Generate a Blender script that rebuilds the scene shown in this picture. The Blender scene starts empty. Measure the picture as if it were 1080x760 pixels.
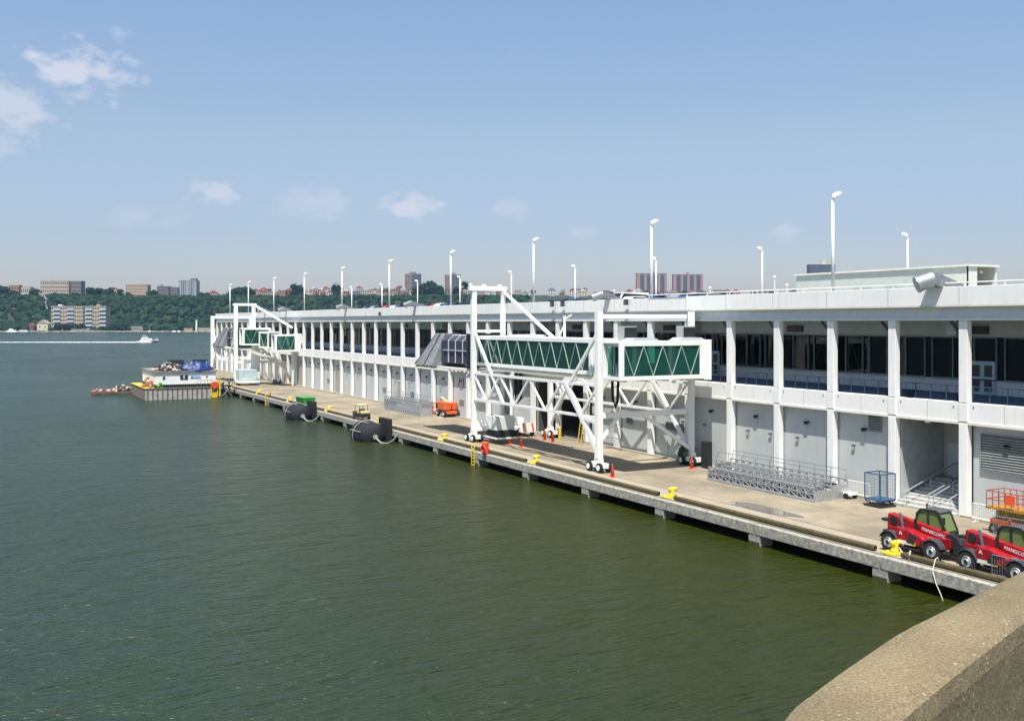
import bpy, math, random
from mathutils import Vector, Matrix, noise
random.seed(7)
D = bpy.data
scene = bpy.context.scene
COL = scene.collection
PI = math.pi
A = math.atan(565/1080.0)                 # camera heading, to the right of the pier's own direction (+Y)
HW = 13.3                                 # eye height above the water
DZ = 1.3                                  # deck height above the water
FWD = Vector((math.sin(A), math.cos(A), 0)); RGT = Vector((math.cos(A), -math.sin(A), 0))
FX, EX, BAY, Y0 = 54.0, 41.3, 5.54, 43.4  # facade plane, deck edge plane, bay width, first column

def ray(px, py): return FWD + RGT*((px-540)/1080.0) + Vector((0, 0, -(py-340.0)/1080.0))
def atz(px, py, z=DZ):
    r = ray(px, py); t = (z-HW)/r.z
    return Vector((r.x*t, r.y*t, z))
def atx(px, X):
    r = ray(px, 340); return r.y*X/r.x
def aty(px, Y):
    r = ray(px, 340); return r.x*Y/r.y
def far(px, dep, z=0):
    p = FWD*dep + RGT*((px-540)/1080.0*dep); p.z = z; return p
def farz(py, dep): return HW + (340-py)/1080.0*dep

# ------------------------------------------------------------------ materials
MATS = {}
def mat(name, col, rough=0.6, metal=0.0, var=0.12, vscale=1.5, bump=0.0, bscale=20, stain=None, stainamt=0.0, stainscale=0.6, streak=False, spec=0.5):
    if name in MATS: return MATS[name]
    m = D.materials.new(name); m.use_nodes = True; MATS[name] = m
    nt = m.node_tree; N = nt.nodes; L = nt.links
    b = N['Principled BSDF']
    b.inputs['Roughness'].default_value = rough; b.inputs['Metallic'].default_value = metal
    b.inputs['Specular IOR Level'].default_value = spec
    tc = N.new('ShaderNodeTexCoord')
    n = N.new('ShaderNodeTexNoise'); n.inputs['Scale'].default_value = vscale; n.inputs['Detail'].default_value = 6; n.inputs['Roughness'].default_value = .65
    L.new(tc.outputs['Object'], n.inputs['Vector'])
    mx = N.new('ShaderNodeMix'); mx.data_type = 'RGBA'
    c = list(col)
    mx.inputs[6].default_value = [max(0, x*(1-var*1.6)) for x in c]+[1]
    mx.inputs[7].default_value = [min(1, x*(1+var)) for x in c]+[1]
    mr = N.new('ShaderNodeMapRange'); mr.inputs[1].default_value = .3; mr.inputs[2].default_value = .7
    L.new(n.outputs['Fac'], mr.inputs[0]); L.new(mr.outputs[0], mx.inputs[0])
    out = mx.outputs[2]
    if stain:
        n2 = N.new('ShaderNodeTexNoise'); n2.inputs['Scale'].default_value = stainscale; n2.inputs['Detail'].default_value = 8; n2.inputs['Roughness'].default_value = .7
        mp = N.new('ShaderNodeMapping')
        if streak: mp.inputs['Scale'].default_value = (3, 3, .25)
        L.new(tc.outputs['Object'], mp.inputs[0]); L.new(mp.outputs[0], n2.inputs['Vector'])
        m2 = N.new('ShaderNodeMapRange'); m2.inputs[1].default_value = .5; m2.inputs[2].default_value = .72; m2.inputs[4].default_value = stainamt
        L.new(n2.outputs['Fac'], m2.inputs[0])
        x2 = N.new('ShaderNodeMix'); x2.data_type = 'RGBA'; x2.inputs[7].default_value = list(stain)+[1]
        L.new(m2.outputs[0], x2.inputs[0]); L.new(out, x2.inputs[6]); out = x2.outputs[2]
    L.new(out, b.inputs['Base Color'])
    if bump:
        nb = N.new('ShaderNodeTexNoise'); nb.inputs['Scale'].default_value = bscale; nb.inputs['Detail'].default_value = 5
        L.new(tc.outputs['Object'], nb.inputs['Vector'])
        bp = N.new('ShaderNodeBump'); bp.inputs['Strength'].default_value = bump; bp.inputs['Distance'].default_value = .03
        L.new(nb.outputs['Fac'], bp.inputs['Height']); L.new(bp.outputs[0], b.inputs['Normal'])
    return m
def glassmat(name, tint, refl=1.0, rough=.03, body=None, amt=0):
    m = D.materials.new(name); m.use_nodes = True; MATS[name] = m
    nt = m.node_tree; N = nt.nodes; L = nt.links
    for x in list(N): N.remove(x)
    o = N.new('ShaderNodeOutputMaterial'); t = N.new('ShaderNodeBsdfTransparent'); g = N.new('ShaderNodeBsdfGlossy')
    t.inputs[0].default_value = list(tint)+[1]; g.inputs['Roughness'].default_value = rough
    t0 = t
    if body:
        df = N.new('ShaderNodeBsdfDiffuse'); df.inputs[0].default_value = list(body)+[1]; tl = N.new('ShaderNodeBsdfTranslucent'); tl.inputs[0].default_value = list(body)+[1]
        ad = N.new('ShaderNodeMixShader'); ad.inputs[0].default_value = .5; L.new(df.outputs[0], ad.inputs[1]); L.new(tl.outputs[0], ad.inputs[2])
        m0 = N.new('ShaderNodeMixShader'); m0.inputs[0].default_value = amt; L.new(t.outputs[0], m0.inputs[1]); L.new(ad.outputs[0], m0.inputs[2]); t0 = m0
    fr = N.new('ShaderNodeFresnel'); fr.inputs[0].default_value = 1.45
    mu = N.new('ShaderNodeMath'); mu.operation = 'MULTIPLY'; mu.inputs[1].default_value = refl; L.new(fr.outputs[0], mu.inputs[0])
    ms = N.new('ShaderNodeMixShader'); L.new(mu.outputs[0], ms.inputs[0]); L.new(t0.outputs[0], ms.inputs[1]); L.new(g.outputs[0], ms.inputs[2]); L.new(ms.outputs[0], o.inputs[0])
    return m

white = mat('white_paint', (.82,.82,.785), .55, var=.03, vscale=.4, stain=(.5,.47,.38), stainamt=.3, stainscale=1.2, streak=True)
gwhite = mat('gantry_white_paint', (.86,.87,.83), .4, var=.03, vscale=2, stain=(.42,.36,.26), stainamt=.12, stainscale=2.2, streak=True)
cream = mat('cream_beam_paint', (.72,.71,.62), .6, var=.05, stain=(.4,.35,.25), stainamt=.35)
pgrey = mat('pale_grey_wall', (.46,.49,.475), .6, var=.03, vscale=.5, stain=(.38,.37,.33), stainamt=.4, stainscale=1.1, streak=True)
bgrey = mat('blue_grey_wall', (.42,.47,.48), .6, var=.06)
dwall = mat('dim_wall', (.16,.18,.17), .8)
navy = mat('navy_panel', (.003,.012,.032), .9, var=.2, spec=.15)
railm = mat('dark_blue_rail', (.03,.06,.10), .4)
glassU = glassmat('dark_window_glass', (.11,.105,.105), .7, .02)
glassG = glassmat('green_tunnel_glass', (.56,.86,.79), 1.1, .03, (.09,.36,.29), .24)
glassC = glassmat('cab_glass', (.55,.72,.42), .8, .02, (.42,.55,.22), .5)
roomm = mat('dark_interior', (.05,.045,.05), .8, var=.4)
curtm = mat('pink_curtain', (.62,.42,.43), .8, var=.3, vscale=3)
concrete = mat('deck_concrete', (.250,.212,.148), .85, var=.28, vscale=.22, bump=.3, bscale=6, stain=(.15,.13,.10), stainamt=.55, stainscale=.4)
strip = mat('deck_edge_concrete', (.31,.265,.205), .85, var=.10, vscale=.5, bump=.3, bscale=8, stain=(.18,.15,.09), stainamt=.4, stainscale=.5)
timber = mat('weathered_grey_timber', (.36,.345,.29), .85, var=.35, vscale=4, bump=.6, bscale=9, stain=(.12,.11,.07), stainamt=.7, stainscale=1.6)
pilem = mat('pile_concrete', (.36,.35,.29), .85, var=.25, vscale=3, stain=(.08,.09,.04), stainamt=.8, stainscale=1.2)
logm = mat('mossy_timber_log', (.085,.072,.026), .85, var=.35, vscale=3, bump=.5, bscale=12, stain=(.05,.04,.025), stainamt=.6, stainscale=1.5)
dark = mat('black_rubber', (.012,.013,.015), .8, var=.3)
blackm = mat('black_metal', (.02,.021,.024), .45, var=.2)
yellow = mat('yellow_paint', (.72,.52,.03), .5, var=.15, vscale=5, stain=(.25,.15,.03), stainamt=.5, stainscale=4)
red = mat('red_paint', (.33,.006,.012), .38, var=.25, vscale=2.5, stain=(.16,.06,.045), stainamt=.3, stainscale=2.5)
orange = mat('orange_paint', (.65,.12,.025), .5, var=.12, stain=(.2,.06,.03), stainamt=.4, stainscale=3)
conem = mat('cone_orange', (.72,.08,.02), .5)
steel = mat('galvanised_steel', (.25,.27,.28), .45, metal=.4, var=.25, vscale=4)
alu = mat('aluminium', (.45,.47,.49), .4, metal=.5, var=.15, vscale=4)
greenp = mat('green_plastic', (.02,.22,.035), .5, var=.2)
leafm = mat('hedge_leaves', (.05,.12,.02), .7, var=.5, vscale=6)
bluecage = mat('blue_cage_paint', (.03,.09,.18), .45)
skirt = mat('grey_canvas', (.20,.21,.22), .8, var=.25, vscale=3)
bellowm = mat('dark_bellows', (.035,.035,.06), .7)
wfloor = mat('walkway_floor', (.25,.25,.24), .8)
rollm = mat('beige_roller_door', (.36,.33,.27), .6, var=.08)
woodbrown = mat('brown_clutter', (.22,.12,.07), .8, var=.6, vscale=5)

# ------------------------------------------------------------------ mesh builder
class MB:
    def __init__(s): s.v = []; s.f = []
    def add(s, vs, fs):
        o = len(s.v); s.v += [tuple(v) for v in vs]; s.f += [tuple(i+o for i in f) for f in fs]; return s
    def box(s, x0, x1, y0, y1, z0, z1):
        s.add([(x0,y0,z0),(x1,y0,z0),(x1,y1,z0),(x0,y1,z0),(x0,y0,z1),(x1,y0,z1),(x1,y1,z1),(x0,y1,z1)],
              [(0,3,2,1),(4,5,6,7),(0,1,5,4),(1,2,6,5),(2,3,7,6),(3,0,4,7)]); return s
    def prism(s, poly, axis, a, b):
        # poly in the two other axes (x->(y,z), y->(x,z), z->(x,y))
        def P(p, t): return {'x':(t,p[0],p[1]),'y':(p[0],t,p[1]),'z':(p[0],p[1],t)}[axis]
        n = len(poly)
        s.add([P(p,a) for p in poly]+[P(p,b) for p in poly],
              [tuple(range(n))[::-1], tuple(range(n,2*n))]+[(i,(i+1)%n,(i+1)%n+n,i+n) for i in range(n)]); return s
    def bar(s, p, q, w=.1, h=None, up=(0,0,1)):
        h = h or w; p = Vector(p); q = Vector(q); d = (q-p).normalized(); u = Vector(up)
        if abs(d.dot(u)) > .98: u = Vector((0,1,0))
        r = d.cross(u).normalized(); u = r.cross(d)
        c = [r*(w/2)*a+u*(h/2)*b for a,b in ((-1,-1),(1,-1),(1,1),(-1,1))]
        s.add([p+x for x in c]+[q+x for x in c], [(0,1,2,3),(7,6,5,4),(0,4,5,1),(1,5,6,2),(2,6,7,3),(3,7,4,0)]); return s
    def tube(s, pts, r, n=8, closed=False):
        pts = [Vector(p) for p in pts]; rr = r if isinstance(r,(list,tuple)) else [r]*len(pts)
        o = len(s.v)
        for i,p in enumerate(pts):
            a = pts[max(0,i-1)]; b = pts[min(len(pts)-1,i+1)]
            if closed: a = pts[i-1]; b = pts[(i+1)%len(pts)]
            d = (b-a).normalized(); u = Vector((0,0,1)) if abs(d.z)<.9 else Vector((0,1,0))
            x = d.cross(u).normalized(); y = x.cross(d)
            for k in range(n):
                t = 2*PI*k/n; s.v.append(tuple(p+(x*math.cos(t)+y*math.sin(t))*rr[i]))
        m = len(pts)
        for i in range(m if closed else m-1):
            j = (i+1)%m
            for k in range(n): s.f.append((o+i*n+k, o+i*n+(k+1)%n, o+j*n+(k+1)%n, o+j*n+k))
        if not closed:
            s.f.append(tuple(o+k for k in range(n))[::-1]); s.f.append(tuple(o+(m-1)*n+k for k in range(n)))
        return s
    def lathe(s, c, axis, prof, n=20):
        # prof: (offset along axis, radius)
        c = Vector(c); ax = Vector(axis).normalized(); u = Vector((0,0,1)) if abs(ax.z)<.9 else Vector((1,0,0))
        x = ax.cross(u).normalized(); y = ax.cross(x); o = len(s.v)
        for t,r in prof:
            for k in range(n):
                g = 2*PI*k/n; s.v.append(tuple(c+ax*t+(x*math.cos(g)+y*math.sin(g))*max(r,1e-4)))
        for i in range(len(prof)-1):
            for k in range(n): s.f.append((o+i*n+k, o+i*n+(k+1)%n, o+(i+1)*n+(k+1)%n, o+(i+1)*n+k))
        s.f.append(tuple(o+k for k in range(n))[::-1]); s.f.append(tuple(o+(len(prof)-1)*n+k for k in range(n)))
        return s
    def blob(s, c, r, sub=1, amp=.25, freq=1.0, seed=0):
        V, F = ICO[sub]; c = Vector(c); r = Vector(r) if hasattr(r,'__len__') else Vector((r,r,r))
        o = len(s.v)
        for v in V:
            k = 1+amp*noise.noise(v*freq*1.7+Vector((seed*3.1,seed*1.7,seed)))*2
            s.v.append((c.x+v.x*r.x*k, c.y+v.y*r.y*k, c.z+v.z*r.z*k))
        s.f += [(a+o,b+o,d+o) for a,b,d in F]; return s
    def build(s, name, m, parent=None, smooth=False, bevel=0, kind=None):
        me = D.meshes.new(name); me.from_pydata(s.v, [], s.f); me.update()
        if isinstance(m, (list,tuple)):
            for x in m: me.materials.append(x)
        else: me.materials.append(m)
        import bmesh
        bm = bmesh.new(); bm.from_mesh(me); bmesh.ops.recalc_face_normals(bm, faces=bm.faces); bm.to_mesh(me); bm.free()
        if smooth: me.polygons.foreach_set('use_smooth', [True]*len(me.polygons))
        o = D.objects.new(name, me); COL.objects.link(o)
        if parent is not None: o.parent = parent
        if bevel:
            b = o.modifiers.new('bevel','BEVEL'); b.width = bevel; b.segments = 2; b.limit_method = 'ANGLE'
        if kind: o['kind'] = kind
        return o
def mkico(sub):
    import bmesh
    bm = bmesh.new(); bmesh.ops.create_icosphere(bm, subdivisions=sub, radius=1)
    V = [v.co.copy() for v in bm.verts]; F = [tuple(v.index for v in f.verts) for f in bm.faces]; bm.free(); return V, F
ICO = {i: mkico(i) for i in (1,2,3,4)}

def thing(name, label, cat, loc=(0,0,0), group=None, rz=0):
    o = D.objects.new(name, None); COL.objects.link(o); o.location = loc; o.rotation_euler = (0,0,rz); o.empty_display_size = .3
    o['label'] = label; o['category'] = cat
    if group: o['group'] = group
    return o
def tag(o, label, cat, group=None):
    o['label'] = label; o['category'] = cat
    if group: o['group'] = group
    return o
def share(src, parent, loc=(0,0,0), rz=0, scale=None):
    c = src.copy(); COL.objects.link(c); c.parent = parent; c.location = loc; c.rotation_euler = (0,0,rz)
    if scale: c.scale = scale
    return c
def copy_tree(o, loc=None, rz=None, label=None, group=None, parent=None):
    c = o.copy(); COL.objects.link(c); c.parent = parent
    if loc is not None: c.location = loc
    if rz is not None: c.rotation_euler = (0,0,rz)
    if label: c['label'] = label
    if group: c['group'] = group
    for ch in list(o.children): copy_tree(ch, parent=c)
    return c
def text(s, size, m, parent, loc, rot, name='lettering', ext=.004, sx=1.0):
    cu = D.curves.new(name, 'FONT'); cu.body = s; cu.size = size; cu.extrude = ext; cu.align_x = 'CENTER'; cu.align_y = 'CENTER'; cu.resolution_u = 2
    t = D.objects.new(name, cu); COL.objects.link(t)
    bpy.context.view_layer.update()
    me = D.meshes.new_from_object(t); D.objects.remove(t)
    me.materials.clear(); me.materials.append(m)
    o = D.objects.new(name, me); COL.objects.link(o); o.parent = parent; o.location = loc; o.rotation_euler = rot; o.scale = (sx,1,1)
    return o

# ------------------------------------------------------------------ camera, world, sun
cam = D.cameras.new('camera'); co = D.objects.new('camera', cam); COL.objects.link(co); scene.camera = co
cam.sensor_width = 36; cam.lens = 36.0; cam.shift_y = -40/1080.0; cam.clip_start = .1; cam.clip_end = 12000
co.location = (0,0,HW); co.rotation_euler = (PI/2, 0, -A)
SUN = Vector((-.27,-.33,1)).normalized()
sl = D.lights.new('sun','SUN'); sl.energy = 4.9; sl.angle = math.radians(.5); sl.color = (1,.955,.88)
so = D.objects.new('sun', sl); COL.objects.link(so); so.rotation_euler = SUN.to_track_quat('Z','Y').to_euler(); so.location = (0,0,100)
w = D.worlds.new('World'); scene.world = w; w.use_nodes = True
nt = w.node_tree; N = nt.nodes; L = nt.links; bg = N['Background']
sky = N.new('ShaderNodeTexSky'); sky.sky_type = 'NISHITA'; sky.sun_disc = False
sky.sun_elevation = math.asin(SUN.z); sky.sun_rotation = math.atan2(SUN.x, SUN.y) % (2*PI)
sky.altitude = 0; sky.air_density = 1.0; sky.dust_density = .6; sky.ozone_density = 3.0
SKYGAIN = (1.02,.93,.87)
tc = N.new('ShaderNodeTexCoord')
def vdot(vec):
    d = N.new('ShaderNodeVectorMath'); d.operation = 'DOT_PRODUCT'; d.inputs[1].default_value = vec; L.new(tc.outputs['Generated'], d.inputs[0]); return d.outputs['Value']
def mth(op, a, b=None, clamp=False):
    n = N.new('ShaderNodeMath'); n.operation = op; n.use_clamp = clamp
    for i,x in enumerate((a,b)):
        if x is None: continue
        if isinstance(x,(int,float)): n.inputs[i].default_value = x
        else: L.new(x, n.inputs[i])
    return n.outputs[0]
cn = N.new('ShaderNodeTexNoise'); cn.inputs['Scale'].default_value = 38; cn.inputs['Detail'].default_value = 7; cn.inputs['Roughness'].default_value = .6
mpn = N.new('ShaderNodeMapping'); mpn.inputs['Scale'].default_value = (1,1,1.7); L.new(tc.outputs['Generated'], mpn.inputs[0]); L.new(mpn.outputs[0], cn.inputs[0])
dr = vdot(tuple(RGT)); du = vdot((0,0,1))
acc = None
# clouds: bearing and height on the sky (px as seen), half sizes, opacity
for (px,py,sx,sy,op) in ((80,76,44,28,.85),(16,116,32,30,.65),(-4,146,22,18,.4),(122,38,12,8,.3),(228,203,27,11,.65),(335,215,44,17,.35),(430,217,38,15,.8),(537,220,24,10,.3),(612,246,16,9,.3),(826,245,20,10,.4),(150,228,40,14,.22)):
    d = ray(px,py).normalized(); k = 1080*1.0
    a = mth('DIVIDE', mth('SUBTRACT', dr, d.dot(RGT)), sx/k); b = mth('DIVIDE', mth('SUBTRACT', du, d.z), sy/k)
    q = mth('SQRT', mth('ADD', mth('MULTIPLY', a, a), mth('MULTIPLY', b, b)))
    m_ = mth('SUBTRACT', 1.0, q)
    m_ = mth('ADD', m_, mth('MULTIPLY', mth('SUBTRACT', cn.outputs['Fac'], .5), 3.1))
    m_ = mth('MULTIPLY', m_, 1.5, clamp=True); m_ = mth('MULTIPLY', m_, op)
    acc = m_ if acc is None else mth('MAXIMUM', acc, m_)
acc = mth('MULTIPLY', acc, mth('GREATER_THAN', vdot(tuple(FWD)), 0.2))
cm = N.new('ShaderNodeMix'); cm.data_type = 'RGBA'; cm.inputs[7].default_value = (3.95,4.1,4.7,1)
hz = N.new('ShaderNodeMix'); hz.data_type = 'RGBA'; hz.blend_type = 'MULTIPLY'; hz.inputs[0].default_value = 1; hz.inputs[7].default_value = (*SKYGAIN,1)
rz_ = N.new('ShaderNodeValToRGB'); L.new(du, rz_.inputs[0]); E_ = rz_.color_ramp.elements
for p_, c_ in ((0.0,(.68,.65,.76)),(.083,(.75,.74,.84)),(.173,(1,.95,.93)),(.30,(1.08,1.12,1.13))):
    e_ = E_[0] if p_ == 0 else (E_[-1] if p_ == .30 else E_.new(p_))
    e_.position = p_; e_.color = [x/1.13*g for x,g in zip(c_, SKYGAIN)]+[1]
L.new(rz_.outputs[0], hz.inputs[7])
L.new(sky.outputs[0], hz.inputs[6])
L.new(hz.outputs[2], cm.inputs[6]); L.new(acc, cm.inputs[0]); L.new(cm.outputs[2], bg.inputs[0]); bg.inputs[1].default_value = .107
scene.view_settings.view_transform = 'Standard'; scene.view_settings.look = 'None'; scene.view_settings.exposure = 0.75; scene.view_settings.gamma = 1

# ------------------------------------------------------------------ water
wm = D.materials.new('river_water'); wm.use_nodes = True; MATS['water'] = wm
nt2 = wm.node_tree; n_ = nt2.nodes; l_ = nt2.links; pb = n_['Principled BSDF']
pb.inputs['Roughness'].default_value = .16; pb.inputs['IOR'].default_value = 1.33; pb.inputs['Specular IOR Level'].default_value = .32
t2 = n_.new('ShaderNodeTexCoord')
cn1 = n_.new('ShaderNodeTexNoise'); cn1.inputs['Scale'].default_value = .02; cn1.inputs['Detail'].default_value = 4
l_.new(t2.outputs['Object'], cn1.inputs[0])
cr = n_.new('ShaderNodeMix'); cr.data_type = 'RGBA'; cr.inputs[6].default_value = (.009,.035,.028,1); cr.inputs[7].default_value = (.023,.029,.003,1)
sx_ = n_.new('ShaderNodeSeparateXYZ'); l_.new(t2.outputs['Object'], sx_.inputs[0])
mr_ = n_.new('ShaderNodeMapRange'); mr_.inputs[1].default_value = -14; mr_.inputs[2].default_value = 36; mr_.inputs[3].default_value = -.12; mr_.inputs[4].default_value = .78; l_.new(sx_.outputs[0], mr_.inputs[0])
my_ = n_.new('ShaderNodeMapRange'); my_.inputs[1].default_value = 65; my_.inputs[2].default_value = 200; my_.inputs[3].default_value = 1; my_.inputs[4].default_value = .35; l_.new(sx_.outputs[1], my_.inputs[0])
mm_ = n_.new('ShaderNodeMath'); mm_.operation = 'MULTIPLY'; l_.new(mr_.outputs[0], mm_.inputs[0]); l_.new(my_.outputs[0], mm_.inputs[1])
ma_ = n_.new('ShaderNodeMath'); ma_.operation = 'MULTIPLY_ADD'; ma_.use_clamp = True; l_.new(cn1.outputs['Fac'], ma_.inputs[0]); rn_ = n_.new('ShaderNodeMapRange'); rn_.inputs[1].default_value = .35; rn_.inputs[2].default_value = .65; rn_.inputs[3].default_value = .20; rn_.inputs[4].default_value = .30; l_.new(cn1.outputs['Fac'], rn_.inputs[0]); l_.new(rn_.outputs[0], pb.inputs['Roughness']); ma_.inputs[1].default_value = .5; l_.new(mm_.outputs[0], ma_.inputs[2]); l_.new(ma_.outputs[0], cr.inputs[0]); l_.new(cr.outputs[2], pb.inputs['Base Color'])
prev = None
for sc, st, dist, sx in ((.09,.6,1.6,1.3),(.4,.9,.8,1.8),(1.6,1,.32,2.0),(5,.9,.06,1.6)):
    mp_ = n_.new('ShaderNodeMapping'); mp_.inputs['Rotation'].default_value = (0,0,A+.25); mp_.inputs['Scale'].default_value = (1/sx,sx,1)
    l_.new(t2.outputs['Object'], mp_.inputs[0])
    nn = n_.new('ShaderNodeTexNoise'); nn.inputs['Scale'].default_value = sc; nn.inputs['Detail'].default_value = 3; nn.inputs['Roughness'].default_value = .55; nn.inputs['Distortion'].default_value = .4
    l_.new(mp_.outputs[0], nn.inputs[0])
    bb = n_.new('ShaderNodeBump'); bb.inputs['Strength'].default_value = st; bb.inputs['Distance'].default_value = dist
    l_.new(nn.outputs['Fac'], bb.inputs['Height'])
    if prev: l_.new(prev, bb.inputs['Normal'])
    prev = bb.outputs[0]
l_.new(prev, pb.inputs['Normal'])
MB().add([(-6000,-3000,0),(7000,-3000,0),(7000,8000,0),(-6000,8000,0)], [(0,1,2,3)]).build('river_water', wm, kind='structure')
# ------------------------------------------------------------------ pier deck
YA, YE = 8.0, 273.0
deck = MB(); deck.box(EX+.35, 101, YA, YE, .75, DZ)
deck.build('pier_deck', concrete, kind='structure')
st = MB(); st.box(EX+.35, 44.0, YA, YE, DZ+.002, DZ+.012); st.build('pavement', strip, kind='structure')
ln = MB(); ln.box(44.0, 44.07, YA, YE, DZ+.002, DZ+.016)
ln.build('pavement_joint', mat('joint_black', (.05,.045,.04), .9), kind='structure')
mk = MB(); y = 20.0
while y < 66:
    mk.box(EX+.95+random.uniform(0,.05), EX+1.35+random.uniform(-.1,.1), y, y+.13, DZ+.012, DZ+.0165); y += 1.55+random.uniform(-.1,.1)
mk.build('pavement_marking', mat('worn_yellow_marking', (.6,.43,.08), .8, var=.5, vscale=12), kind='structure')
# under-deck darkness: black block painted as the shade beneath the deck
MB().box(47, 99, YA+1, YE-1, -1, .74).build('under_deck_shade_block', mat('under_deck_shade_black', (.02,.02,.015), .9), kind='structure')
# expansion joints and soft tyre stains on the apron
j = MB()
for k in range(-2, 42, 3):
    j.box(44.1, 54, Y0+k*BAY-.02, Y0+k*BAY+.02, DZ+.002, DZ+.008)
j.box(48.6, 48.63, YA, YE, DZ+.003, DZ+.009)
j.build('pavement_seam', mat('seam_grey', (.27,.24,.19), .9), kind='structure')
def puddle(c, rx, ry, seed, name='puddle'):
    m = MB(); pts = []
    for i in range(40):
        t = 2*PI*i/40; k = 1+.35*noise.noise(Vector((math.cos(t)*1.5, math.sin(t)*1.5, seed)))
        pts.append((c[0]+math.cos(t)*rx*k, c[1]+math.sin(t)*ry*k, DZ+.01))
    m.add(pts, [tuple(range(40))]); return m.build(name, MATS['puddle'])
pm = mat('puddle', (.12,.105,.08), .06, var=.2)
p_ = atz(802,536); o = puddle((p_.x,p_.y), .9, 3.0, 3); tag(o, 'dark shallow puddle on the concrete in front of the folded aluminium ramps', 'puddle')

PILES = [38+9.63*k for k in range(-2, 25)]
eb = thing('edge_beam', 'long weathered grey timber beam along the edge of the pier above the water', 'beam', (EX, 140, .5))
for i in range(len(PILES)-1):
    a, b = PILES[i], PILES[i+1]
    m = MB(); m.box(-.05, .4, a-140+.04, b-140-.02, .12, .74+.015*(i%2)); m.build('beam', timber, eb, bevel=.03)
lab = {0:0}
for i, y in enumerate(PILES):
    near = y < 60
    t = thing('pier_pile', 'broad grey concrete pile cap rising from the water under the pier edge', 'pile', (EX+.1, y, 0), 'concrete piles under the pier edge')
    m = MB(); m.box(-.12, .9, -.5, .5, -.8, .615); m.build('pile_cap', pilem, t, bevel=.03)
    m = MB(); m.box(-.135,-.12, -.48,.48,-.8,.2); m.build('algae_band', mat('algae', (.05,.055,.02), .7, var=.3), t)
# second row of round piles, further in under the deck
for i, y in enumerate(PILES[:14]):
    for x in (EX+2.2,):
        t = MB(); t.tube([(x,y+3,-1),(x,y+3,.75)], .22, 10); o = t.build('pier_pile', pilem, smooth=False)
        tag(o, 'round dark pile standing in the shadow under the deck', 'pile', 'round piles in shadow under the deck')
# kerb logs between the bollards
BOL = [37.9+19.27*k for k in range(0, 12)]
logs = []
for i, y in enumerate([BOL[0]-19.27]+BOL):
    segs = ((y+.9, y+9.5),(y+9.7, y+18.3))
    if i == 0: segs = ((y+1, y+18.4),)
    else: segs = ((y+.9, y+18.3),)
    for a, b in segs:
        if b > 270: b = 270
        if 91 > a > 70 or (b > 100 and a < 104) : pass
        c = (a+b)/2
        t = thing('kerb_log', 'long mossy timber kerb log on blocks along the pier edge', 'kerb', (EX+.53, c, DZ), 'timber kerb logs along the pier edge')
        m = MB(); h = (b-a)/2
        m.prism([(-.14,.10),(-.09,.07),(.11,.07),(.14,.12),(.14,.26),(.09,.31),(-.07,.31),(-.14,.25)], 'y', -h, h); m.build('log', logm, t, bevel=.015)
        MB().box(-.12,.12,-h+.1,h-.1,.002,.068).build('underside_shade_strip', blackm, t)  # black strip stands in for the blocks and the shade under the log
        if i < 4:
            m = MB(); m.lathe((0,-h-.02,.19),(0,1,0),[(0,.10),(.02,.11)],12); m.build('end_cap', dark, t)

# ------------------------------------------------------------------ terminal building
TB = thing('terminal_building', 'long white two-storey passenger terminal with open balcony and roof parking along the pier', 'terminal', (FX, Y0-.62, DZ))
NB, NA = 40, -5                       # bays from NA to NB
def ny(n): return n*BAY
yA, yB = ny(NA), ny(NB)+.4
ZF0, ZF1, ZO, ZP0, ZP1 = 5.77, 7.06, 12.24, 13.08, 14.22      # above the deck
X0, X1 = 0, 46
def tb(name, m, fn, **k):
    q = MB(); fn(q); return q.build(name, m, TB, **k)
tb('floor_fascia', white, lambda q: q.box(0, .6, yA, yB, ZF0, ZF1), bevel=.02)
tb('fascia_edge', cream, lambda q: q.box(-.05, -.002, yA, yB, ZF0-.06, ZF0+.10))
tb('upper_floor', wfloor, lambda q: q.box(.61, X1-.2, yA, yB-.3, ZF0+.05, ZF1-.02))
tb('roof_beam', mat('beam_pale_blue', (.60,.65,.66), .6, var=.04), lambda q: q.box(-.02, .55, yA, yB, ZO, ZP0-.1))
tb('beam_lip', cream, lambda q: q.box(-.12, .56, yA, yB, ZO-.12, ZO))
yS = ny(5)
tb('parapet', white, lambda q: q.box(-.42, -.12, yA, yS, ZP0, ZP1), bevel=.02)
tb('parapet', white, lambda q: q.box(-.20, -.12, yS+.01, yB+.2, ZP0+.003, ZP1-.02), bevel=.02)
tb('parapet_lip', cream, lambda q: q.box(-.44, .62, yA, yS, ZP0-.1, ZP0-.003))
tb('parapet_lip', cream, lambda q: q.box(-.22, .62, yS+.01, yB, ZP0-.09, ZP0-.005))
tb('roof', mat('roof_deck_grey', (.3,.3,.29), .85), lambda q: q.box(-.118, X1, yA, yB, ZP0, ZP0+.35))
tb('balcony_ceiling', mat('ceiling_pale', (.55,.55,.5), .8), lambda q: q.box(.56, 12, yA, yB, ZO-.1, ZO+.02))
tb('parapet', white, lambda q: q.box(X1-.3, X1, yA, yB+.2, ZP0+.36, ZP1))
tb('parapet', white, lambda q: q.box(-.20, X1, yB+.21, yB+.5, ZP0, ZP1))
tb('end_wall', white, lambda q: q.box(.6, X1, yB-.28, yB, 0, ZP0-.01))
tb('rear_wall', pgrey, lambda q: q.box(X1-.25, X1, yA, yB-.3, 0, ZP0-.01))
tb('balcony_wall', bgrey, lambda q: (q.box(3.5, 3.7, yA, yB-.3, ZF1, 8.28), q.box(3.5, 3.7, yA, yB-.3, 11.05, ZO-.1)))
tb('room_wall', roomm, lambda q: q.box(11, 11.2, yA, yB-.3, ZF1, ZO-.1))
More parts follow.
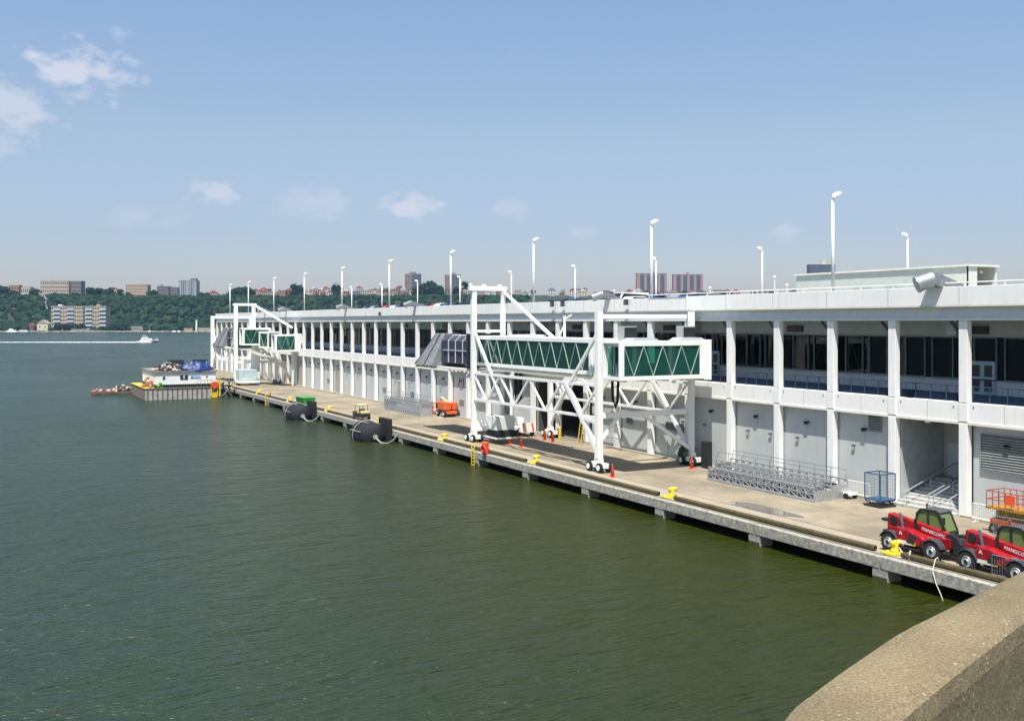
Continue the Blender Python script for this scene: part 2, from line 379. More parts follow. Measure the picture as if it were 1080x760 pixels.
tb('base_kerb', strip, lambda q: (q.box(-.12, .45, yA, .5, .004, .12), q.box(-.12, .45, BAY, yB, .004, .12)))
# roof hand rail
def rr(q):
    q.tube([(-.27, yA, ZP1+.24),(-.27, ny(6), ZP1+.24)], .04, 6)
    y = yA
    while y < ny(6): q.tube([(-.27,y,ZP1),(-.27,y,ZP1+.24)], .03, 5); y += BAY/2
tb('roof_rail', white, rr)
OPEN = {8, 9, 32, 33}
colme = None
pj = None
seamm = mat('seam_dim', (.34,.33,.30), .8)
for n in range(NA, NB):
    xx = -.4225 if n < 5 else -.2025
    if n < 5 or pj is None or n == 5:
        m = MB(); m.box(xx, xx+.01, -.02, .02, ZP0+.01, ZP1-.03); m.box(-.004,0,2.7,2.73,ZF0+.11,ZF1-.01); pj = m.build('panel_joint', seamm, TB); pj.location = (0, ny(n)+.3, 0)
    else: share(pj, TB, (0, ny(n)+.3, 0))
m = MB(); m.box(-.03,0,-.45,-.37,ZF1-.28,ZF1-.2); ap = m.build('anchor_plate', mat('rusty_anchor', (.16,.11,.08), .8), TB); ap.location = (0,ny(NA),0)
for n in range(NA, NB+1):
    share(ap, TB, (0,ny(n)+.0,0)); share(ap, TB, (0,ny(n)+1.45,-.05))
for n in range(NA, NB+1):
    y = ny(n)
    if colme is None:
        m = MB(); m.box(-.06, .36, 0, .62, .0, ZF0-.003); colme = m.build('lower_column', white, TB, bevel=.02); colme.location = (0,y,0)
        m = MB(); m.box(-.06, .36, 0, .62, ZF1+.003, ZO-.123); cu = m.build('upper_column', white, TB, bevel=.02); cu.location = (0,y,0)
        m = MB(); m.box(-.075,-.003,-.02,.64,ZF0+.12,ZF1-.05); cj = m.build('joint_plate', white, TB, bevel=.02); cj.location = (0,y,0)
        m = MB(); m.bar((.2,.62,ZO-.9),(.2,1.35,ZO-.16),.09); m.bar((.3,.62,ZO-1.15),(.3,1.6,ZO-.16),.05); cb = m.build('bracket', blackm, TB); cb.location = (0,y,0)
    else:
        for c in (colme, cu, cj, cb): share(c, TB, (0,y,0))
pan = ramp = None
def mullions(): 
    m = MB(); a, b = .62, BAY
    for t in (.0, .333, .666, 1): m.box(3.42, 3.56, a+(b-a)*t-.04, a+(b-a)*t+.04, 8.28, 11.05)
    m.box(3.40, 3.58, a, b, 8.26, 8.36); m.box(3.40,3.58,a,b,10.98,11.07); return m
for n in range(NA, NB):
    y = ny(n); r = random.Random(n*7+3)
    # upper storey glazing
    if pan is None:
        m = MB(); m.box(3.52, 3.54, 0, BAY, 8.36, 10.98); pan = m.build('window', glassU, TB); pan.location = (0,y,0)
        fr = mullions().build('window_frame', mat('mullion_green', (.14,.17,.17), .5), pan)
        # railing
        m = MB(); m.box(.40,.44,.66,BAY-.04,ZF1+.03,ZF1+.55); rp = m.build('railing_panel', navy, TB); rp.location = (0,y,0)
        m = MB(); m.box(.38,.46,.64,BAY-.02,ZF1+.96,ZF1+1.02)
        for k in range(5): m.box(.37,.45,.66+k*1.2,.72+k*1.2,ZF1,ZF1+.99)
        for k in range(10): m.box(.405,.425,.66+k*.55,.68+k*.55,ZF1+.5,ZF1+.97)
        ra = m.build('railing', railm, TB); ra.location = (0,y,0)
    else:
        c = share(pan, TB, (0,y,0)); share(fr, c); share(rp, TB, (0,y,0)); share(ra, TB, (0,y,0))
    # things just inside the glass: curtains and bare interior pillars
    if r.random() < .75:
        m = MB(); k = r.uniform(1.0, 3.6); pts = []
        hh = 2.5 if r.random()<.6 else 1.4
        for q_ in range(12):
            t = q_/11.0; pts.append((4.1+.1*math.sin(q_*2.1), k+t*r.uniform(.5,.9)))
        vs = [(px, py, 10.9) for px,py in pts]+[(px, (py-k)*.45+k+.2, 10.9-hh*.6) for px,py in pts]+[(px, (py-k)*.7+k+.1, 10.9-hh) for px,py in pts]
        fs = [(i,i+1,i+13,i+12) for i in range(11)]+[(i+12,i+13,i+25,i+24) for i in range(11)]
        m.add(vs, fs); c = m.build('curtain', curtm, TB); c.location = (0,y,0)
    if n % 2 == 0:
        c = MB().box(6, 6.4, 1.2, 1.6, ZF1, ZO-.1).build('interior_pillar', cream, TB); c.location = (0,y,0)
    if n % 3 == 0:
        c = MB().box(3.36, 3.49, 1.2, 2.9, 11.25, 11.75).build('air_grille', blackm, TB); c.location = (0,y,0)
    if n % 5 == 0:
        c = MB().box(2.6, 3.49, 3.0, 3.7, 11.15, 12.0).build('duct_box', bgrey, TB); c.location = (0,y,0)
    # lower storey
    if n in OPEN: continue
    if n == 0: continue
    z1 = ZF0-.003
    c = MB().box(.50, .62, .0, BAY, .0, z1).build('wall_panel', pgrey, TB); c.location = (0,y,0)
    # wall lamp
    m = MB(); m.box(.22,.50,2.95,3.2,4.6,4.72); m.box(.22,.30,2.9,3.25,4.48,4.72)
    c = m.build('wall_lamp', blackm, TB); c.location = (0,y,0)
    if n not in (-1,):
        m = MB()
        for s in (1.4, 4.0):
            if r.random()<.6: m.box(.34,.50,s,s+.08,3.4,3.48); m.box(.34,.40,s-.05,s+.25,3.3,3.48)
        if m.v: c = m.build('pipe_bracket', steel, TB); c.location = (0,y,0)
    def louvre(y0,y1,z0,z1,name='louvre'):
        m = MB(); m.box(.44,.50,y0,y1,z0,z1); c = m.build(name, mat('louvre_dark', (.12,.13,.14), .6), TB); c.location = (0,y,0)
        m = MB(); k = z0+.05
        while k < z1-.05: m.bar((.40,y0+.05,k),(.40,y1-.05,k),.09,.05,up=(1,0,1)); k += .16
        m.box(.37,.45,y0-.05,y0,z0-.05,z1+.05); m.box(.37,.45,y1,y1+.05,z0-.05,z1+.05); m.box(.37,.45,y0,y1,z0-.05,z0); m.box(.37,.45,y0,y1,z1,z1+.05)
        s = m.build('slats', mat('slat_grey', (.26,.28,.28), .6), c)
    def door(y0,y1,h,m_=rollm):
        m = MB(); m.box(.45,.50,y0,y1,.02,h); c = m.build('door', m_, TB); c.location = (0,y,0)
        m = MB(); m.box(.42,.52,y0-.1,y0,.02,h+.1); m.box(.42,.52,y1,y1+.1,.02,h+.1); m.box(.42,.52,y0,y1,h,h+.1)
        m.build('door_frame', bgrey, c); MB().box(.40,.45,y1-.25,y1-.15,1.0,1.15).build('handle', blackm, c)
    if n == -1: louvre(1.1,4.9,3.05,5.2); 
    if n == 1: louvre(1.7,2.7,4.6,5.6)
    if n == 5: louvre(1.5,3.9,2.55,3.15,'vent'); door(1.6,3.7,2.35,pgrey)
    if n == 6: louvre(3.8,4.6,2.5,3.0,'vent')
    if n in (12,): louvre(1.4,4.2,1.7,2.3,'vent')
    if n in (13,16,18,23): louvre(2.4,3.6,1.9,2.2,'vent')
    if n in (17,): door(1.0,3.2,3.4)
    if n in (22,): door(1.6,4.6,4.0)
    if n in (26,): door(1.4,4.4,4.2)
    if n in (28,30,31,36,38): door(1.2,4.2,3.6, r.choice([rollm,pgrey,rollm]))
    if n in (-2,-4): louvre(1.1,4.9,3.05,5.2)
# dark entrance hall behind bays 8, 9 and 32, 33
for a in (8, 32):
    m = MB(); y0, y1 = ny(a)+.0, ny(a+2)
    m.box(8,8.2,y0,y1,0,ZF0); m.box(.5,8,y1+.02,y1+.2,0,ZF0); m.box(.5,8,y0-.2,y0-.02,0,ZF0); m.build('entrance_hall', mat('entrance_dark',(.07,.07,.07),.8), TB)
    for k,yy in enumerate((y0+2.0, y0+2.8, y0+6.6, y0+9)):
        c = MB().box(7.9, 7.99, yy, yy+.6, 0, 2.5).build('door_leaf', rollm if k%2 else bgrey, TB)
# stair recess, bay 0
m = MB(); m.box(8.0,8.2,.5,BAY,0,ZF0-.01); m.box(.62,8,BAY+.02,BAY+.2,0,ZF0-.01); m.box(.4,8,.3,.5,0,ZF0-.01)
m.box(4.9,8,.5,BAY,0,1.55)
m.build('stair_recess', mat('recess_grey', (.36,.39,.39), .7), TB)
m = MB(); m.box(4.6,7.9,3.6,BAY,1.56,ZF0-.02); m.build('recess_wall', mat('recess_grey2', (.36,.38,.37), .7), TB)
m = MB(); m.box(4.54,4.6,3.9,5.2,1.56,3.9); c = m.build('recess_door', bgrey, TB); MB().box(4.50,4.54,4.0,4.1,2.5,2.7).build('handle', blackm, c)
stp = MB(); ns = 9
for k in range(ns): stp.box(-.45+k*.5, 4.88, .5+.14, BAY-.1, .004+k*.17, .17+k*.17)
stp.build('stairs', mat('stair_concrete', (.42,.43,.40), .8, var=.1), TB)
for k,yy in enumerate((.95, 2.2, 2.6, 4.3)):
    m = MB(); e = 4.8; 
    for dz in (.95,):
        m.tube([(-.75,yy,dz),(-.4,yy,dz+.12),(4.1,yy,dz+1.6),(e,yy,dz+1.6)], .045, 6)
    for xx in (-.4,1.85,4.1): m.tube([(xx,yy,.1+(xx+.4)*.3),(xx,yy,1.05+(xx+.4)*.335)], .028, 6)
    m.build('handrail', alu, TB)
m = MB(); m.lathe((4.4,1.2,4.45),(1,0,0),[(-.35,.28),(0,.34),(.1,.3)],14); c = m.build('recess_lamp', white, TB); MB().box(.1,.3,3.0,3.3,ZF0-.2,ZF0-.02).build('recess_lamp', white, TB)
# upper balcony double door near bay -1
def bdoor(n, a):
    y = ny(n); c = MB().box(3.40,3.50,a,a+1.9,ZF1,ZF1+2.45).build('balcony_door', mat('door_pale_blue',(.30,.42,.48),.5), TB); c.location = (0,y,0)
    m = MB(); 
    for k in (0,1):
        for z in (.5,1.45): m.box(3.38,3.40,a+.2+k*.9,a+.75+k*.9,ZF1+z,ZF1+z+.75)
    m.build('door_pane', blackm, c)
bdoor(0, .7); bdoor(5, .3); bdoor(12, 2)
# roof stair house
SH = thing('roof_shed', 'long flat-roofed grey plant room on the terminal roof behind the near parapet', 'rooftop room', (70, 55.4, DZ+ZP0+.35))
h = 3.05
MB().box(.0,3.4,3.4,19.3,0,h).build('wall', mat('shed_grey', (.52,.57,.51), .7, var=.06), SH)
m = MB(); m.box(.0,.2,0,3.39,0,h); m.box(3.2,3.4,0,3.39,0,h); m.box(.2,3.2,3.1,3.38,0,h); m.box(.0,1.0,-.02,.15,0,h); m.build('porch_wall', mat('shed_pale', (.64,.66,.58), .7, var=.05), SH)
m = MB(); m.box(-.15,3.5,-.15,19.5,h,h+.16); m.build('roof', cream, SH)
m = MB(); m.box(-.06,-.003,10,12,.1,1.9); m.box(-.06,-.003,7.0,8.4,.1,1.9); m.build('louvre', bgrey, SH)
MB().box(1.2,2.0,2.2,2.9,0,1.9).build('equipment_box', navy, SH)
m = MB(); m.box(1.9,2.2,.4,.7,h-.5,h-.3); m.build('porch_lamp', mat('lamp_pale', (.8,.75,.4), .5), SH)

# ducts that lean over the parapet
def duct(y, label, big=1.0, flip=-1.6):
    t = thing('roof_duct', label, 'duct', (FX-.3, y, DZ+ZP1))
    r = .50*big
    m = MB(); m.lathe((0,0,0),(1,0,0),[(0,r*1.05),(.02,r*1.1),(.12,r*1.1),(.14,r),(1.1,r),(1.12,r*.96)],28)
    me = m; M = Matrix.Translation((-1.25,0,.15)) @ Matrix.Rotation(.42,4,'Y').inverted() @ Matrix.Rotation(.35*flip,4,'Z')
    m.v = [tuple(M @ Vector(v)) for v in m.v]; m.build('duct_mouth', mat('duct_silver',(.50,.52,.53),.32,metal=.75), t, smooth=False)
    m2 = MB(); m2.lathe((0.0,0,0),(1,0,0),[(-.012,r*.98),(-.002,r*.98)],24); m2.v = [tuple(M @ Vector(v)) for v in m2.v]; m2.build('mouth_screen', mat('duct_inner', (.42,.45,.42), .6), t)
    m = MB(); P = M @ Vector((1.1,0,0)); m.bar(P, (P.x+1.6, P.y+.4*flip, -.2), r*1.5); m.build('duct_box', steel, t)
def yfor(px, X=53.2): return atx(px, X)
duct(yfor(975), 'silver duct mouth over the parapet by the roof plant room, nearest of the roof ducts')
duct(yfor(632), 'silver roof duct on the parapet above the tall white boarding bridge frame', .72)
duct(yfor(432), 'silver roof duct over the parapet above the bellows end of the boarding bridge', .75)
duct(yfor(360), 'silver roof duct fifth from the near end, over the row of grey doors', .8)
duct(yfor(298), 'silver roof duct just right of the far boarding bridge', .8)
duct(yfor(276), 'silver roof duct behind the far boarding bridge portal', .8)
for px, dz in ((583,-.28),(594,-.28),(661,-.3),(401,-.9)):
    t = thing('floodlight', {583:'small square black floodlight on the parapet, left one of a close pair',594:'small square black floodlight on the parapet, right one of a close pair',661:'small square black floodlight on the parapet above the green glass tunnel end',401:'small black box light low on the parapet above the far end of the bellows'}[px], 'floodlight', (FX-.45, atx(px,FX-.45), DZ+ZP1+dz))
    MB().box(-.2,0,-.25,.25,-.3,.25).build('housing', blackm, t); MB().box(-.21,-.2,-.2,.2,-.25,.2).build('lens', mat('lens_grey',(.1,.1,.1),.2), t); MB().box(0,.05,-.1,.1,-.2,.1).build('bracket', blackm, t)
# lamp posts on the roof
def lamp(loc, label, group=None):
    t = thing('street_lamp', label, 'street lamp', loc, group)
    return t
l0 = lamp((FX+.2, Y0+.3+1.89*BAY, DZ+ZP0+.35), 'x')
MB().tube([(0,0,0),(0,0,7.35)], [.13,.09], 10).build('pole', white, l0, smooth=True)
MB().box(-.2,.2,-.2,.2,0,.12).build('base_plate', white, l0)
m = MB(); m.tube([(0,0,7.3),(.05,-.05,7.5),(.12,-.12,7.6)], .07, 8); m.build('arm', white, l0)
m = MB(); m.prism([(-.25,-.13),(.42,-.10),(.45,.05),(.2,.20),(-.22,.16)], 'x', -.2, .2); 
M = Matrix.Translation((.14,-.14,7.62)) @ Matrix.Rotation(math.radians(-140),4,'Z') @ Matrix.Rotation(.45,4,'X'); m.v = [tuple(M@Vector(v)) for v in m.v]
m.build('lamp_head', gwhite, l0, bevel=.03)
names = ['tallest looking roof lamp post, rising in front of the grey roof plant room','tall white roof lamp post in front of the twin brick towers','tall white roof lamp post above the sloping strut of the bridge','tall white roof lamp post left of the bridge portal, before a dark tower','tall white roof lamp post left of the brown tower block','tall white roof lamp post further left, second beyond the bellows','white roof lamp post above the grey doors near the far boarding bridge','white roof lamp post just right of the far boarding bridge portal','white roof lamp post rising through the far boarding bridge portal','farthest white roof lamp post near the tip of the pier']
for k in range(10):
    loc = (FX+.2, Y0+.3+(1.89+4*k)*BAY, DZ+ZP0+.35)
    if k == 0: l0['label'] = names[0]; l0['group'] = 'lamp posts along the near roof edge'
    else:
        if k == 9: loc = (FX+.2, Y0+(1.89+4*k)*BAY-3, loc[2])
        copy_tree(l0, loc, label=names[k], group='lamp posts along the near roof edge')
fn = ['slim white lamp post behind the grey roof plant room','slim white roof lamp post on the far roof edge, left of the roof plant room','slim white lamp post beside a tall one in front of the twin brick towers','slim white roof lamp post on the far roof edge above the dark entrance bays','slim white roof lamp post on the far roof edge, left of the strut','slim white roof lamp post close to the portal of the boarding bridge','slim white roof lamp post in front of the brown tower block','slim white roof lamp post far back, left of the brown tower block','slim white roof lamp post farthest back of the far row']
for k in range(9):
    copy_tree(l0, (85.5, 75.0+22.16*k, DZ+ZP0+.35), rz=PI, label=fn[k], group='lamp posts along the far roof edge')
# satellite dish / round vent on the roof, small masts
for i,(px,h_) in enumerate(((648,1.9),(817,2.6),(830,1.6),(749,1.7),(669,1.6))):
    y_ = atx(px, 80); t = thing('roof_mast', ['short thin grey mast on the roof left of the white van','thin mast with a small round lamp on the roof left of the plant room','shortest thin mast on the roof beside the plant room','thin mast on the roof right of the twin towers','thin mast on the roof at the left tower of the twins'][i], 'mast', (80, y_, DZ+ZP0+.35))
    MB().tube([(0,0,0),(0,0,h_+1)], .05, 6).build('pole', white, t); MB().blob((0,0,h_+1.1), .16, 2, 0).build('lamp_globe', white, t)
m = MB(); y_ = atx(636,70); m.blob((70.5, y_, DZ+ZP0+1.6), (1.1,1.6,1.3), 3, .15); o = m.build('roof_shrub', mat('netting_dark',(.05,.06,.07),.8,var=.4), smooth=True); tag(o, 'dark domed covered pile on the roof behind the tall boarding bridge frame', 'covered pile')
# ------------------------------------------------------------------ boarding bridges (moving gantries with glazed tunnels)
def wheelset(t, x, y):
    b = MB(); b.box(x-.35,x+.35,y-1.0,y+1.0,.35,.75); b.box(x-.2,x+.2,y-.4,y+.4,.75,1.1); bo = b.build('wheel_bogie', gwhite, t, bevel=.03)
    for s in (-.75,.75):
        for sx in (-.42,.42):
            w_ = MB(); w_.lathe((x+sx,y+s,.42),(1,0,0),[(-.12,.34),(-.1,.40),(.1,.40),(.12,.34)],18); q = w_.build('tyre', dark, bo)
            w_ = MB(); w_.lathe((x+sx*1.05,y+s,.42),(1,0,0),[(-.14,.22),(.12,.22)],14); w_.build('rim', white, bo)
def truss(t, x, ya, yb, z0, z1, n, w=.16, leg=True):
    m = MB(); m.bar((x,ya,z1),(x,yb,z1),.2,.22); m.bar((x,ya,z0),(x,yb,z0),.2,.22)
    for k in range(n):
        a = ya+(yb-ya)*k/n; b = ya+(yb-ya)*(k+1)/n; c = (a+b)/2
        m.bar((x,a,z1),(x,c,z0),w); m.bar((x,c,z0),(x,b,z1),w)
    return m
def tunnel(t, p0, p1, wd, z0, z1, nz, name='glass_tunnel', roof=True):
    """straight glazed box from p0 to p1 (x, y of its centre line), width wd"""
    p0 = Vector((*p0,0)); p1 = Vector((*p1,0)); d = (p1-p0); Ln = d.length; d.normalize(); s = Vector((-d.y, d.x, 0))
    def P(u, v, z): q = p0+d*u+s*v; return (q.x,q.y,z)
    def bx(m, u0,u1,v0,v1,a,b):
        m.add([P(u0,v0,a),P(u1,v0,a),P(u1,v1,a),P(u0,v1,a),P(u0,v0,b),P(u1,v0,b),P(u1,v1,b),P(u0,v1,b)],
              [(0,3,2,1),(4,5,6,7),(0,1,5,4),(1,2,6,5),(2,3,7,6),(3,0,4,7)])
    h = wd/2
    m = MB(); bx(m,0,Ln,-h,h,z1-.12,z1+.06); bx(m,0,Ln,-h,h,z0-.08,z0+.14)
    for v in (-h,h-.16):
        bx(m,.0,.45,v,v+.16,z0+.14,z1-.12); bx(m,Ln-.45,Ln,v,v+.16,z0+.14,z1-.12); bx(m,.45,Ln-.45,v,v+.12,z1-.3,z1-.12); bx(m,.45,Ln-.45,v,v+.12,z0+.14,z0+.24)
    fr = m.build(name, gwhite, t, bevel=.015)
    m = MB()
    for v in (-h+.09,h-.09): bx(m,.45,Ln-.45,v-.01,v+.01,z0+.24,z1-.3)
    m.build('glass', glassG, fr)
    for v in (-h+.04,h-.04):
        m = MB()
        for k in range(nz):
            a = .45+(Ln-.9)*k/nz; b = .45+(Ln-.9)*(k+1)/nz; c = (a+b)/2
            m.bar(P(a,v,z1-.3),P(c,v,z0+.24),.05); m.bar(P(c,v,z0+.24),P(b,v,z1-.3),.05)
        m.build('diagonal_struts', mat('strut_pale_green',(.36,.50,.41),.5), fr)
    m = MB(); bx(m,.2,Ln-.2,-h+.2,h-.2,z0+.15,z0+.2); m.build('walkway', wfloor, fr)
    m = MB(); bx(m,.3,Ln-.3,-h+.2,h-.2,z1-.36,z1-.16); m.build('ceiling', white, fr)
    m = MB(); bx(m,.5,Ln-.5,-.06,.06,z0+.2,z0+1.2); m.build('inner_handrail', steel, fr)
    for k in range(max(1,int(Ln/3))):
        m = MB(); u_ = .9+k*3.0; bx(m,u_,u_+.12,h-.35,h-.2,z0+.2,z1-.36); m.build('inner_post', bgrey, fr)
    return fr
# ---- the near bridge; local x from the front plane towards the building, y along the pier
G = thing('boarding_bridge', 'tall white wheeled boarding bridge frame carrying the long green glass tunnel', 'boarding bridge', (44.4, 69.8, DZ))
XF, XB, YL, YR = 0.0, 8.9, 23.4, 0.0
ZU, ZL = 6.9, 4.3
for (x,y,h,w_) in ((XF,YR,12.9,.5),(XB,YR-.45,12.9,.42),(XF,YL,15.2,.48),(XB,YL,8.0,.45),(3.3,YL,15.2,.42)):
    z = 1.1 if x != 3.3 else 1.6
    m = MB(); m.box(x-w_/2,x+w_/2,y-w_/2,y+w_/2,z,h)
    for k in range(int(h/1.5)): m.box(x-w_/2-.015,x-w_/2,y-.06,y+.06,1.5+k*1.5,1.62+k*1.5)
    m.build('leg', gwhite, G, bevel=.03)
for x,y in ((XF,YR),(XB,YR-.45),(XF,YL),(XB,YL)): wheelset(G, x, y)
truss(G, XF, YR, YL, ZL, ZU, 4).build('front_truss', gwhite, G)
truss(G, XB, YR, YL, ZL, ZU, 4).build('rear_truss', gwhite, G)
for a_,b_,w_,h_ in (((XF,YL,11.3),(XF,YL-6.5,ZL),.23,.23),((XF,YR,11.3),(XF,YR+7.2,ZL),.23,.23),((XF,YR,1.5),(XF,YR+5.2,ZU),.32,.4),((XF,YR,ZL-.4),(XF,YR+2.4,ZL-.1),.3,.3)):
    MB().bar(a_,b_,w_,h_).build('front_brace', gwhite, G)
for a_,b_,w_ in (((XB,YL,8),(XB,YL-3.5,ZL),.22),((XB,YR,1.5),(XB,YR+5,ZU),.28),((XB,YL,1.5),(XB,YL-5,ZU),.28)):
    MB().bar(a_,b_,w_).build('rear_brace', gwhite, G)
m = MB(); m.box(XF+.27,XB-.25,YR-.2,YR+.2,12.3,12.65); m.build('cross_beam', gwhite, G, bevel=.03)
m = MB(); m.box(XF+.27,XB-.25,YR-.24,YR+.24,ZL-.02,ZL+.42); m.bar((XF+.3,YR,2.6),(XF+1.8,YR,ZL),.25); m.build('cross_beam', gwhite, G, bevel=.03)
m = MB(); m.bar((XB-4.4,YR,ZL),(XB-.3,YR-.45,1.5),.34,.26); m.build('knee_brace', gwhite, G)
m = MB(); m.box(XF-.5,3.65,YL-.3,YL+.3,15.2,15.65); m.box(XF-.5,XF-.25,YL-.2,YL+.2,15.65,15.9); m.box(1.0,1.3,YL-.2,YL+.2,15.65,15.85); m.box(2.8,3.1,YL-.2,YL+.2,15.65,15.85); m.build('portal_beam', gwhite, G, bevel=.03)
m = MB(); m.box(XF+.3,3.1,YL-.15,YL+.15,11.0,11.25); m.box(XF+.3,3.1,YL-.15,YL+.15,ZL-.12,ZL+.14); m.box(XF+.3,XB-.3,YL-.13,YL+.13,ZU-.13,ZU+.13); m.box(XF+.3,3.1,YL-.25,YL+.25,1.6,2.1); m.build('portal_rail', gwhite, G)
m = MB(); m.bar((3.3,YL,15.2),(2.6,YL-11.6,10.6),.24); m.build('stay', gwhite, G)
m = MB(); m.bar((3.3,YL-12.4,10.6),(3.3,YL-12.4,12.6),.16); m.bar((3.3,YL-12.4,12.3),(3.3,YL-13.6,12.7),.1); m.bar((3.3,YL-12.4,11.8),(3.3,YL-11.4,10.7),.12); m.build('antenna_post', gwhite, G)
ta = tunnel(G, (1.85,YL+.6), (1.85,1.9), 2.7, 7.75, 10.6, 10)
MB().box(.7,3.0,YL-9.5,YL-6.5,10.67,10.85).build('roof_hatch', white, ta)
tunnel(G, (-.3,-2.2), (7.95,-2.2), 2.5, 7.55, 10.45, 4)
m = MB(); m.box(.62,3.1,-.93,1.85,7.5,10.6); m.build('corner_cabin', gwhite, G, bevel=.04)
m = MB(); m.box(7.9,8.55,-3.6,-.95,7.35,10.6); m.build('end_frame', gwhite, G, bevel=.04)
for x in (1.7,7.5):
    m = MB(); m.box(x-.6,x+.7,-1.9,-1.05,10.53,11.7); a_ = m.build('air_unit', mat('unit_grey',(.32,.34,.34),.5), G, bevel=.02)
    MB().box(x-.5,x+.68,-1.93,-1.9,10.6,11.6).build('fan_grille', blackm, a_)
for x in (.8,5.4):
    m = MB(); m.prism([(x,10.52),(x+.5,10.78),(x+2.4,10.78),(x+3,10.52)],'y',-3.2,-1.95); m.build('roof_cowl', bgrey, G)
# ribs under the floor
m = MB()
for k in range(8): m.bar((.6,2.2+k*2.8,7.6),(3.1,2.2+k*2.8,7.35),.16)
m.bar((.7,1.5,7.4),(.7,YL,7.4),.22); m.bar((3.0,1.5,7.4),(3.0,YL,7.4),.22)
for k in range(4): m.bar((.5+k*2,-3.2,7.42),(.5+k*2,-1.2,7.38),.14)
m.build('floor_frame', cream, G)
m = MB(); m.prism([(YL-2,7.3),(YL-11,7.3),(YL-10,6.4),(YL-4.5,6.2)],'x',3.4,4.4); m.build('counterweight', white, G, bevel=.05)
for k in range(5):
    m = MB(); yy = YL-4.0+k*.16; m.tube([(2.9,yy,9),(2.9,yy,5.2),(2.9+.0,yy-.25,4.6-.1*k),(2.9,yy-.55,4.4-.1*k),(2.9,yy-.85,4.6),(2.9,yy-.9,7.2)], .055, 6); m.build('cable_loop', dark, G, smooth=True)
m = MB(); m.tube([(2.2,1.4,7.3),(2.2,1.3,5.6),(2.2,.9,5.1),(2.2,.6,5.6),(2.2,.5,7.3)], .12, 8); m.build('cable_loop', dark, G, smooth=True)
MB().box(3.4,3.9,YL-.4,YL+.1,1.0,7.6).build('cable_chute', steel, G)
m = MB(); m.box(.9,3.0,YL-3.2,YL-1.0,1.35,2.75); cbx = m.build('control_box', mat('cabinet_white',(.68,.71,.69),.5,var=.05), G, bevel=.05)
MB().box(.885,.9,YL-2.5,YL-2.44,1.45,2.7).build('door_seam', blackm, cbx); MB().box(1.0,3.1,YL-3.5,YL-1.0,.75,1.3).build('motor_skirt', dark, cbx); MB().box(.8,3.1,YL-3.6,YL-.6,.55,.68).build('platform', gwhite, cbx)
m = MB(); m.box(.2,3.4,YL-.5,YL+.4,1.1,1.55); m.build('portal_foot', gwhite, G, bevel=.03)
